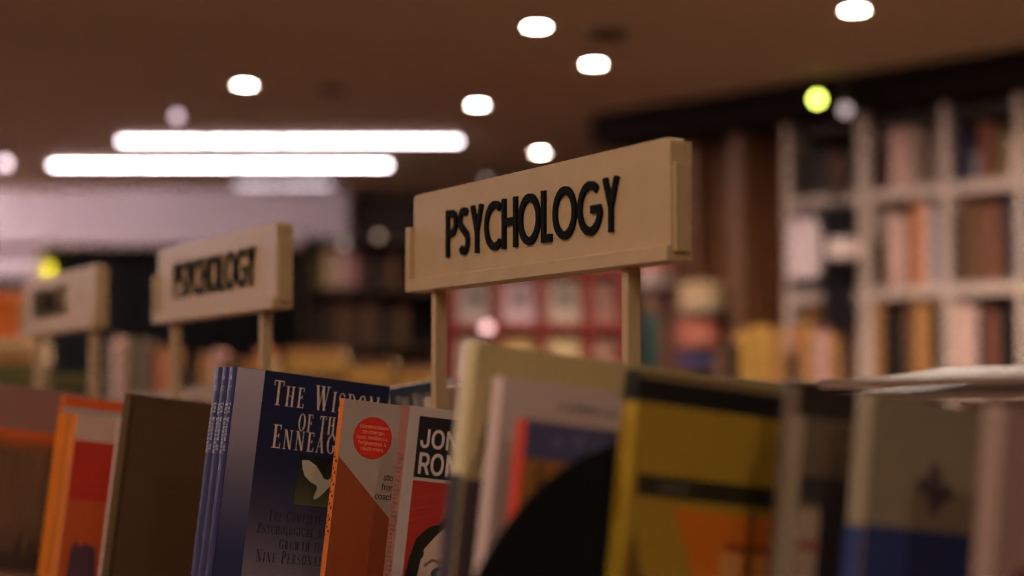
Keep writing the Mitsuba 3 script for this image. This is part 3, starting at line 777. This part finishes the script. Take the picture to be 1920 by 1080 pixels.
bbook('brown book in the far row below the soft booklets', 1.18, .03, .16, .202, (120, 90, 70))
bbook('tan book in the far row near the right edge', 1.06, .03, .17, .202, (124, 96, 76))
bbook('beige book in the far row at the right end', .95, .03, .17, .202, (130, 104, 86))

# soft booklets lying across the far row
def soft_booklet(label, r0, r1, s0, s1, z0, amp, ph, th=.007, col=(206, 166, 146), pg=(196, 158, 138)):
    t = thing('soft_booklet', label, 'booklet', 'soft booklets lying on the far row')
    n, m_ = 16, 20
    def sheet(a, b):
        v, f = [], []
        for lay, off in ((0, a), (1, b)):
            for i in range(n + 1):
                for j in range(m_ + 1):
                    r = r0 + (r1 - r0) * i / n; s = s0 + (s1 - s0) * j / m_
                    z = z0 + amp * math.sin(ph + 7.0 * j / m_ + 1.2 * i / n) + .35 * amp * math.sin(2.1 * ph + 13 * j / m_) + .050 * (s - 1.2) + off
                    v.append(rsz(r, s, z))
        K = (n + 1) * (m_ + 1)
        idx = lambda l, i, j: l * K + i * (m_ + 1) + j
        for i in range(n):
            for j in range(m_):
                a_, b_, c_, d_ = idx(1, i, j), idx(1, i + 1, j), idx(1, i + 1, j + 1), idx(1, i, j + 1)
                f += [[a_, c_, b_], [a_, d_, c_]]
                a_, b_, c_, d_ = idx(0, i, j), idx(0, i + 1, j), idx(0, i + 1, j + 1), idx(0, i, j + 1)
                f += [[a_, b_, c_], [a_, c_, d_]]
        def wall(p):
            out = []
            for x, y in zip(p, p[1:]):
                (i, j), (k, l) = x, y
                out.append([idx(0, i, j), idx(0, k, l), idx(1, k, l)]); out.append([idx(0, i, j), idx(1, k, l), idx(1, i, j)])
            return out
        ring = [(i, 0) for i in range(n, -1, -1)] + [(0, j) for j in range(1, m_ + 1)] + [(i, m_) for i in range(1, n + 1)] + [(n, j) for j in range(m_ - 1, -1, -1)]
        f += wall(ring)
        return trimesh.Trimesh(v, f, process=False)
    part(t, 'bottom_cover', sheet(0, .0008), M(col, .5), None, smooth=30)
    part(t, 'page_block', sheet(.0010, th - .001), M(pg, .8, .1), None, smooth=30)
    part(t, 'top_cover', sheet(th - .0007, th), M(col, .5), None, smooth=30)
soft_booklet('wavy pinkish booklet lying under another on the far row, top right', .93, 1.33, .972, 1.20, .0065, .0018, .6, col=(112, 86, 72), pg=(120, 92, 78))
soft_booklet('wavy pale booklet lying topmost on the far row at the right', .96, 1.28, .985, 1.20, .0200, .0032, 2.2, col=(140, 110, 96), pg=(150, 118, 102))

# ------------------------------------------------------------------ background books: one mesh of cover and a page block each
def bg_meshes(th, dp):
    """unit-height book, spine toward -y: (cover, pages)"""
    c = .0025
    cover = cat(bx(0, c, 0, dp, 0, 1, 0), bx(th - c, th, 0, dp, 0, 1, 0), bx(0.0001, th - .0001, -.0015, c, 0, 1, 0))
    pg = bx(c + .0002, th - c - .0002, c + .0005, dp - .004, .018, .982, 0)
    return mikit.ply(cover), mikit.ply(pg)
_BG = {}
def bg_book(o, ex, ey, h, th, dp, col, label, group=None, lean=0.0, flat=False):
    """o: lower left front corner, ex: along the shelf, ey: into the shelf"""
    key = (round(th, 3), round(dp, 2))
    if key not in _BG:
        _BG[key] = bg_meshes(*key)
    th = key[0]
    ex, ey = np.asarray(ex, float), np.asarray(ey, float)
    if flat:
        fr = frame(np.asarray(o, float) + Z * th, -Z, ey, ex * h)
    else:
        a = math.radians(lean)
        x2, z2 = ex * math.cos(a) - Z * math.sin(a), Z * math.cos(a) + ex * math.sin(a)
        fr = frame(np.asarray(o, float) + (Z * th * math.sin(a) if a > 0 else 0), x2, ey, z2 * h)
    t = thing('book', label, 'book', group)
    part(t, 'cover', _BG[key][0], M(col, .55, .3), fr)
    part(t, 'page_block', _BG[key][1], M((200, 170, 140), .8, .1), fr)
    return t

ORD = ['first', 'second', 'third', 'fourth', 'fifth', 'sixth', 'seventh', 'eighth', 'ninth', 'tenth', 'eleventh', 'twelfth', 'thirteenth', 'fourteenth', 'fifteenth', 'sixteenth']
CN = {'W': ('pinkish-white', (214, 176, 166)), 'P': ('pink', (200, 150, 142)), 'O': ('orange', (192, 118, 70)), 'T': ('tan', (176, 122, 72)), 'B': ('brown', (110, 76, 54)),
      'D': ('dark brown', (58, 40, 32)), 'K': ('black', (24, 22, 22)), 'N': ('dark blue', (38, 36, 58)), 'R': ('red-brown', (122, 72, 56)), 'G': ('grey', (128, 112, 106)),
      'L': ('lilac-grey', (150, 136, 150)), 'M': ('maroon', (84, 44, 48)), 'V': ('olive', (98, 88, 48)), 'Y': ('yellow-tan', (196, 146, 70)), 'C': ('cream', (214, 184, 140)), 'S': ('salmon', (206, 120, 98))}

# the pale bookcase on the oblique wall
bc = thing('bookcase', 'pale pinkish wall bookcase with square compartments of books, at the right', 'bookcase')
QU = [1.045, 1.447, 1.850, 2.189, 2.56]
ZS = [-0.37, 0.044, 0.456, 0.868]
ZT = 1.195
for i, qv in enumerate(QU):
    w = .030 if i == 1 else .019
    part(bc, 'upright', bx(qv - w, qv + w, 0.0, .32, 0, CAMZ + ZT, .003), 'pale_wood', QF)
for zz in ZS + [ZT - .02]:
    for a, b, i in zip(QU, QU[1:], range(9)):
        wa, wb = (.030 if i == 1 else .019), (.030 if i == 0 else .019)
        part(bc, 'shelf' if zz < ZT - .05 else 'top_board', bx(a + wa, b - wb, 0.004, .315, CAMZ + zz - .05, CAMZ + zz, .003), 'pale_wood' if zz < ZT - .05 else M((40, 28, 22), .7), QF)
part(bc, 'back_panel', bx(QU[0], QU[-1], .318, .335, 0, CAMZ + ZT), M((70, 52, 44), .7), QF)
CELLS = {  # (row, bay): sequence of (colour, thickness, height, lean)
    (3, 0): [('K', .05, .26, 0), ('D', .04, .24, 0), ('K', .06, .25, 0), ('D', .05, .25, 0), ('B', .035, .23, 0), ('K', .05, .25, 0)],
    (3, 1): [('K', .03, .24, 0), ('M', .03, .28, 0), ('M', .024, .30, 0), ('W', .04, .322, 0), ('P', .03, .328, 0), ('W', .03, .315, 0), ('G', .034, .32, 0), ('B', .035, .30, 0), ('G', .03, .29, 0)],
    (3, 2): [('N', .05, .29, 0), ('N', .03, .22, 0), ('L', .035, .15, 0), ('R', .03, .30, 0), ('R', .03, .28, 0), ('B', .03, .27, 0), ('V', .03, .26, 0), ('W', .03, .20, 0)],
    (3, 3): [('W', .03, .22, 0), ('R', .04, .31, 0), ('B', .04, .3, 0), ('P', .03, .29, 0), ('D', .04, .3, 0)],
    (2, 0): [('K', .06, .34, 0), ('N', .05, .33, 0), ('K', .06, .34, 0), ('K', .05, .32, 0), ('D', .05, .33, 0)],
    (2, 1): [('K', .03, .2, 0), ('B', .02, .26, 0), ('W', .036, .31, 0), ('W', .036, .30, 0), ('P', .026, .29, 0), ('B', .026, .31, 0), ('O', .042, .34, 0), ('W', .030, .34, 0), ('L', .036, .32, 0)],
    (2, 2): [('D', .035, .30, 0), ('B', .05, .33, 0), ('B', .05, .31, 0), ('R', .045, .32, 0), ('B', .03, .30, 0), ('N', .045, .33, 0)],
    (2, 3): [('N', .045, .32, 0), ('G', .04, .32, 0), ('P', .04, .3, 0), ('D', .05, .31, 0), ('B', .05, .3, 0)],
    (1, 0): [('D', .04, .3, 0), ('T', .04, .33, 0), ('D', .05, .28, 0), ('T', .05, .34, 0), ('K', .04, .3, 0), ('B', .05, .32, 0)],
    (1, 1): [('T', .035, .34, 0), ('K', .06, .32, 0), ('D', .05, .31, 0), ('B', .03, .33, 0), ('T', .075, .355, 0), ('D', .04, .3, 0)],
    (1, 2): [('W', .045, .33, 0), ('W', .04, .32, 0), ('D', .05, .3, 0), ('R', .05, .30, 0), ('K', .06, .31, 0)],
    (1, 3): [('G', .05, .33, 0), ('G', .04, .32, 0), ('B', .05, .3, 0), ('K', .05, .3, 0), ('D', .05, .3, 0)]}
ROWN = {3: 'top', 2: 'middle', 1: 'lowest visible'}
BAYN = ['left', 'second', 'third', 'right-hand']
for (row, bay), seq in CELLS.items():
    a, b = QU[bay] + (.030 if bay == 1 else .019), QU[bay + 1] - (.030 if bay == 0 else .019)
    tot = sum(x[1] for x in seq) + .004 * len(seq)
    k = min(1.0, (b - a - .008) / tot)
    x = a + .004 + (.012 if any(v[3] for v in seq) else 0)
    for i, (cn, th, h, lean) in enumerate(seq):
        o = (QF @ np.array([x, .03 + .01 * (i % 3), CAMZ + ZS[row] + .0008, 1]))[:3]
        if lean:
            k_ = .30 * math.sin(math.radians(-lean))
            o = o + V * (k_ if i == 0 else k_)
        bg_book(o, V, MM, h if row < 3 else h * .78, max(.016, math.floor(th * k * 1000) / 1000), .22, CN[cn][1], '%s book, %s from the left on the bookcase\'s %s shelf, %s bay' % (CN[cn][0], ORD[i], ROWN[row], BAYN[bay]), 'books in the pale wall bookcase', lean)
        x += math.floor(th * k * 1000) / 1000 + .003 + (.0 if not lean else .002)

# white and black bags hanging at the left bay of the bookcase, and a small white box
def bag(x0, x1, y0, y1, off, col, label):
    c = front_of_wall((x0 + x1) / 2, y1, off)
    t_ = front_of_wall((x0 + x1) / 2, y0, off)
    H = t_[2] - c[2]
    w = np.linalg.norm(front_of_wall(x1, y1, off) - front_of_wall(x0, y1, off)) / 2
    prof = Polygon([(-w, .02), (-w * .9, 0), (w * .9, 0), (w, .02), (w * .92, H * .8), (w * .75, H * .97), (-w * .75, H * .97), (-w * .92, H * .8)])
    m = extr(prof, -.02, .02)
    m = m.subdivide().subdivide()
    v = np.array(m.vertices)
    v[:, 2] *= .5 + .9 * (1 - np.clip(np.abs(v[:, 0]) / w, 0, 1) ** 2) * (1 - .5 * np.clip(v[:, 1] / H, 0, 1))
    v += (meshkit.noise(v * [40, 30, 10], 3)[:, None] - .5) * .008
    m = trimesh.Trimesh(v, m.faces, process=False)
    t = thing('tote_bag', label, 'bag')
    fr = frame(c, V, Z, -MM)
    part(t, 'body', m, M(col, .8, .1), fr, smooth=50)
    loop = LineString([(-w * .45, H * .93)] + arc(0, H * .97, w * .45, .09, 180, 0, 14) + [(w * .45, H * .93)])
    part(t, 'handle', extr(loop.buffer(.006), -.004, .004), M([v_ * .8 for v_ in col], .8, .1), fr)
    hk = np.array([[0, H * .97 + .075, .0]])
    part(t, 'hook', bx(-.005, .005, H * .97 + .068, H * .97 + .078, -off, .01, .001), M((60, 54, 50), .4), fr)
bag(1478, 1540, 408, 522, .045, (226, 200, 204), 'pale pinkish-white bag hanging at the left end of the bookcase')
bag(1546, 1598, 386, 615, .040, (26, 24, 28), 'long black bag hanging between the white bag and the pale upright')
wb = thing('white_box', 'small white box projecting in front of the black bag', 'box')
c = front_of_wall(1578, 468, .20)
part(wb, 'carton', bx(-.055, .055, -.03, .08, -.036, .036, .004), M((214, 190, 186), .6), frame(c, V, MM, Z))
part(wb, 'carton_lid', bx(-.057, .057, -.032, .082, .0365, .045, .003), M((222, 198, 194), .6), frame(c, V, MM, Z))

# pictures and ledges on the panelled wall
def wall_pix(x, y, off=.0):
    p = front_of_wall(x, y, -.20 + off)
    return p
def framed(x, y, w, h, label, up, lo):
    t = thing('picture', label, 'picture')
    fr = frame(wall_pix(x, y, .004), V, Z, -MM)
    part(t, 'frame', extr(sbox(-w, -h, w, h).difference(sbox(-w + .012, -h + .012, w - .012, h - .012)), -.004, .014), M((24, 20, 18), .5), fr)
    part(t, 'upper_print', bx(-w + .012, w - .012, 0, h - .012, -.003, .004), M(up, .6), fr)
    part(t, 'lower_print', bx(-w + .012, w - .012, -h + .012, 0, -.003, .004), M(lo, .6), fr)
framed(1308, 362, .06, .085, 'small dark picture with a white lower half, right of the larger sign', (20, 18, 18), (220, 190, 190))
framed(1309, 446, .06, .075, 'second small dark picture with a grey lower half, below the first', (22, 20, 22), (150, 130, 140))
rack = thing('wall_rack', 'dark wooden wall rack with ledges right of the larger sign', 'shelf')
QB = lambda x, y: np.linalg.inv(QF) @ np.append(front_of_wall(x, y, -.10), 1)
qa, qb = .40, .66
def rackz(y):
    return QB(1312, y)[2]
for yy in (587, 652, 690):
    part(rack, 'ledge', bx(.432, .648, .02, .198, rackz(yy) - .016, rackz(yy) - .001, .002), 'dark_wood', QF)
def gift_box(x0, x1, y0, y1, col, label, name='gift_box'):
    a, b = QB(x0, y1), QB(x1, y1)
    h = QB(x0, y0)[2] - a[2]
    t = thing(name, label, 'box')
    m = bx(a[0], b[0], .05, .16, a[2], a[2] + h * .72, .008)
    part(t, 'carton', m, M(col, .6), QF)
    part(t, 'carton_lid', bx(a[0] - .003, b[0] + .003, .047, .163, a[2] + h * .72 + .0005, a[2] + h, .008), M([min(255, v_ * 1.04) for v_ in col], .6), QF)
gift_box(1286, 1342, 532, 586, (222, 190, 150), 'cream rounded box, topmost on the wall rack right of the larger sign')
gift_box(1284, 1340, 602, 651, (214, 128, 104), 'salmon-pink box on the wall rack below the cream box')
gift_box(1286, 1340, 660, 689, (86, 78, 128), 'blue-purple box on the wall rack below the salmon box')
pb = thing('gift_box', 'pink and white box under the right end of the larger sign', 'box')
a = QB(1226, 540)
part(pb, 'carton', bx(a[0] - .07, a[0] + .06, .06, .19, a[2], a[2] + .085, .006), M((196, 170, 160), .6), QF)
part(pb, 'carton_lid', bx(a[0] - .072, a[0] + .062, .058, .192, a[2] + .0855, a[2] + .16, .006), M((214, 130, 128), .6), QF)
part(pb, 'bracket', bx(a[0] - .08, a[0] + .07, .05, .198, a[2] - .014, a[2] - .0005, .002), 'dark_wood', QF)

# ------------------------------------------------------------------ red display rack behind the larger sign
Yr = 7.5
rk = thing('display_rack', 'red-framed rack of pale front-facing magazines seen under the larger sign', 'rack')
rx = [(x - CX) / F * Yr for x in (846, 931, 1016, 1101, 1168)]
rz = [CAMZ + (745 - y) / F * Yr for y in (716, 606, 500, 395)]
RED = M((136, 50, 44), .6, .2)
for x in rx:
    part(rk, 'upright', bx(x - .018, x + .018, Yr - .02, Yr + .16, 0, rz[3], .003), RED)
for z in rz:
    for a, b in zip(rx, rx[1:]):
        part(rk, 'ledge', bx(a + .018, b - .018, Yr - .03, Yr + .10, z - .035, z, .003), RED)
part(rk, 'back_panel', bx(rx[0], rx[-1], Yr + .13, Yr + .15, 0.1, rz[3]), M((70, 40, 34), .6))
MAGS = [[('pale pink', (190, 160, 150)), ('cream-yellow', (214, 170, 110)), ('cream', (220, 186, 142)), ('pinkish-brown', (160, 112, 92))],
        [('grey-pink', (170, 148, 142)), ('pale lilac', (196, 160, 168)), ('pinkish-grey', (176, 152, 136)), ('red-brown', (140, 92, 80))],
        [('tan', (150, 110, 84)), ('pale pink', (190, 150, 150)), ('cream', (200, 170, 150)), ('brown', (120, 84, 66))]]
RN = ['lower', 'middle', 'top']
for j, row in enumerate(MAGS):
    for i, (nm, c) in enumerate(row):
        a, b = rx[i] + .024, rx[i + 1] - .024
        h = (rz[j + 1] - rz[j]) - .055
        t = thing('magazine', '%s magazine facing front on the %s ledge of the red rack, %s column' % (nm, RN[j], ORD[i]), 'magazine', 'magazines in the red rack')
        tl_ = math.radians(8)
        fr = frame([a, Yr + .0, rz[j] + .001], [1, 0, 0], [0, math.sin(tl_), math.cos(tl_)], [0, -math.cos(tl_), math.sin(tl_)])
        part(t, 'cover', bx(0, b - a, 0, h, -.006, 0, .001), M(c, .5), fr)
        if j > 0 and i < 3:
            part(t, 'cover_print', bx((b - a) * .3, (b - a) * .75, h * .35, h * .8, 0, .001), M([v_ * .62 for v_ in c], .5), fr)
pl = thing('globe_lamp', 'small round pink lamp before the red rack, left of its centre', 'lamp')
c = at(913, 615, 7.1)
g = mikit.ply(trimesh.creation.icosphere(3, .022).apply_translation(c), M((230, 190, 190), .5), True)
g['emitter'] = {'type': 'area', 'radiance': {'type': 'rgb', 'value': [.35, .2, .2]}}
scene[newkey(pl + '__globe')] = g
part(pl, 'pole', trimesh.creation.cylinder(.006, c[2] - .025, sections=10).apply_translation([c[0], c[1], (c[2] - .025) / 2 + .0]), M((50, 40, 38), .4))
part(pl, 'base', lathe([(0, 0), (.09, 0), (.09, .008), (.02, .02), (0, .02)], 20).apply_translation([c[0], c[1], 0]), M((50, 40, 38), .4), smooth=30)

# ------------------------------------------------------------------ display shelves further back, with books on top
def carcass(label, X0, X1, Y0, Y1, ztop, col='dark_wood'):
    t = thing('display_shelf', label, 'shelf')
    part(t, 'top_board', bx(X0, X1, Y0, Y1, ztop - .03, ztop, .003), col)
    n = max(2, int((X1 - X0) / .55))
    for i in range(n + 1):
        x = X0 + .01 + (X1 - X0 - .02) * i / n
        part(t, 'upright', bx(x - .01, x + .01, Y0 + .01, Y1 - .01, 0, ztop - .03, .002), col)
    for z in (.08, .45, .85):
        part(t, 'shelf', bx(X0 + .02, X1 - .02, Y0 + .02, Y1 - .02, z, z + .02, .002), col)
    part(t, 'back_panel', bx(X0 + .02, X1 - .02, Y1 - .03, Y1 - .015, .1, ztop - .03), col)
# right one
ZR = CAMZ + .045
carcass('tall dark display shelf before the panelled wall, topped with tan books', .30, 1.16, 5.85, 6.25, ZR)
def stand_row(X0, Y0, z, seq, where, group, dp=.16):
    x = X0
    for i, (cn, th, h) in enumerate(seq):
        bg_book([x, Y0, z + .0008], [1, 0, 0], [0, 1, 0], h, th, dp, CN[cn][1], '%s book, %s from the left %s' % (CN[cn][0], ORD[i], where), group)
        x += th + .004
    return x
xr = lambda px, Y: (px - CX) / F * Y
stand_row(xr(1345, 5.92), 5.92, ZR, [('B', .03, .10), ('D', .035, .13), ('Y', .05, .17), ('Y', .05, .19), ('T', .045, .18), ('D', .03, .10), ('T', .045, .19), ('P', .05, .17), ('T', .03, .16)],
          'on the dark display shelf below the panelled wall', 'books on the dark display shelf')
# green bottle
bt = thing('bottle', 'dark teal bottle with brown stopper beside the right post of the larger sign', 'bottle')
bp = np.array([xr(1215, 5.95), 5.95, ZR])
part(bt, 'body', lathe([(0, 0.0005), (.030, .0005), (.033, .006), (.033, .205), (.030, .215), (.018, .222), (.014, .224), (0, .224)], 28).apply_translation(bp), M((38, 66, 62), .3, .5), smooth=35)
part(bt, 'stopper', lathe([(0, .2245), (.016, .2245), (.024, .235), (.025, .25), (.020, .268), (0, .275)], 24).apply_translation(bp), M((110, 72, 44), .5), smooth=40)

# left one
ZL = CAMZ - .03
Yl = 5.7
carcass('long dark display shelf at the left, topped with mixed books', -2.1, -.22, Yl, Yl + .42, ZL)
stand_row(xr(196, Yl + .04), Yl + .04, ZL, [('G', .022, .21), ('W', .018, .22), ('P', .024, .20), ('V', .03, .215), ('G', .02, .21), ('B', .03, .20), ('S', .022, .17), ('T', .026, .19)],
          'left of the second sign\'s posts', 'standing books on the left display shelf')
stand_row(xr(342, Yl + .04), Yl + .04, ZL, [('D', .05, .13), ('T', .035, .17), ('P', .03, .18), ('B', .034, .16), ('D', .03, .12), ('T', .03, .15), ('O', .045, .185), ('C', .02, .15)],
          'between the second sign\'s posts', 'standing books on the left display shelf')
def flat_stack(px0, px1, z0, cols, where, group):
    z = z0
    for i, (cn, th, dx) in enumerate(cols):
        X0, X1 = xr(px0, Yl) + dx, xr(px1, Yl) + dx
        bg_book([X0, Yl + .05 + .004 * (i % 2), z + .0006], [1, 0, 0], [0, 1, 0], X1 - X0, th, .16, CN[cn][1], '%s book lying %s from the bottom in the stack %s' % (CN[cn][0], ORD[i], where), group, flat=True)
        z += th + .0012
    return z
flat_stack(532, 642, ZL, [('T', .04, 0), ('Y', .035, .005), ('B', .03, -.004), ('Y', .045, .006), ('T', .03, 0)], 'just right of the second sign', 'lying books on the left display shelf')
flat_stack(650, 736, ZL, [('Y', .045, 0), ('T', .04, .004), ('Y', .035, -.004), ('B', .03, .003)], 'above the blue book', 'lying books on the left display shelf')
flat_stack(744, 812, ZL, [('T', .045, 0), ('Y', .04, .003), ('T', .03, -.003), ('B', .02, .002)], 'by the large sign\'s left post', 'lying books on the left display shelf')
zt = flat_stack(-45, 66, ZL, [('V', .05, 0), ('V', .045, .006), ('V', .04, -.004), ('T', .045, .004), ('C', .03, 0)], 'at the left edge', 'lying books on the left display shelf')
flat_stack(84, 176, ZL, [('V', .04, 0), ('D', .03, .004), ('V', .03, -.004)], 'behind the third sign', 'lying books on the left display shelf')
ob = thing('orange_box', 'orange box on the stack of books at the left edge', 'box')
X0, X1 = xr(-50, Yl), xr(36, Yl)
part(ob, 'carton', bx(X0, X1, Yl + .06, Yl + .18, zt + .0006, zt + .11, .004), M((214, 104, 42), .55))
part(ob, 'carton_lid', bx(X0 - .002, X1 + .002, Yl + .058, Yl + .182, zt + .1104, zt + .145, .004), M((222, 112, 48), .55))

# dark bookcase at the back with a pale box
Yd = 10.2
dx0, dx1 = xr(566, Yd), xr(842, Yd)
db = thing('bookcase', 'dark wooden bookcase at the back between the two readable signs', 'bookcase')
part(db, 'side_panel', bx(dx0, dx0 + .03, Yd, Yd + .35, 0, CAMZ + .93, .003), 'dark_wood')
part(db, 'side_panel', bx(dx1 - .03, dx1, Yd, Yd + .35, 0, CAMZ + .93, .003), 'dark_wood')
for z in (.90, .62, .30, .0, -.4):
    part(db, 'shelf', bx(dx0 + .03, dx1 - .03, Yd, Yd + .34, CAMZ + z - .035, CAMZ + z, .003), 'dark_wood')
part(db, 'back_panel', bx(dx0 + .03, dx1 - .03, Yd + .32, Yd + .345, .1, CAMZ + .9), M((26, 20, 18), .7))
x = dx0 + .06
for i, (cn, th, h) in enumerate([('V', .05, .17), ('C', .06, .21), ('W', .07, .22), ('P', .05, .19), ('M', .05, .16), ('D', .06, .17), ('D', .06, .15), ('B', .05, .18)]):
    bg_book([x, Yd + .03, CAMZ + .6208], [1, 0, 0], [0, 1, 0], h, th, .2, CN[cn][1], '%s book, %s from the left on the upper shelf of the dark bookcase' % (CN[cn][0], ORD[i]), 'books in the dark bookcase')
    x += th + .004
x = dx0 + .06
for i, (cn, th, h) in enumerate([('D', .07, .21), ('D', .06, .23), ('B', .07, .22), ('D', .06, .2), ('B', .06, .22), ('D', .07, .21), ('D', .06, .19), ('B', .05, .2)]):
    bg_book([x, Yd + .03, CAMZ + .3008], [1, 0, 0], [0, 1, 0], h, th, .2, CN[cn][1], '%s book, %s from the left on the lower shelf of the dark bookcase' % (CN[cn][0], ORD[i]), 'books in the dark bookcase')
    x += th + .004
small_lamp(at(645, 457, Yd - .06), .022, (1.0, .78, .70), .10, 'faint round lamp at the front of the dark bookcase, left of its twin', tilt=(0, -1, -.05))
small_lamp(at(710, 443, Yd - .06), .022, (1.0, .72, .55), .09, 'faint brownish lamp at the top of the dark bookcase, right of its twin', tilt=(0, -1, -.05))

# yellow lamp on the black door
yl = thing('wall_lamp', 'glowing yellow upright lamp above the most blurred sign at far left', 'lamp')
c = at(92, 500, YB - .14)
g = mikit.ply(trimesh.creation.capsule(height=.17, radius=.022, count=[12, 16]).apply_translation(c - np.array([0, 0, .085])), M((200, 190, 60), .5), True)
g['emitter'] = {'type': 'area', 'radiance': {'type': 'rgb', 'value': [0.45, 0.38, 0.01]}}
scene[newkey(yl + '__shade')] = g
part(yl, 'wall_plate', bx(c[0] - .03, c[0] + .03, YB - .075, YB - .0605, c[2] - .06, c[2] + .06, .003), M((40, 40, 36), .5))
part(yl, 'arm', bx(c[0] - .008, c[0] + .008, c[1] + .02, YB - .075, c[2] - .01, c[2] + .01, .002), M((40, 40, 36), .5))
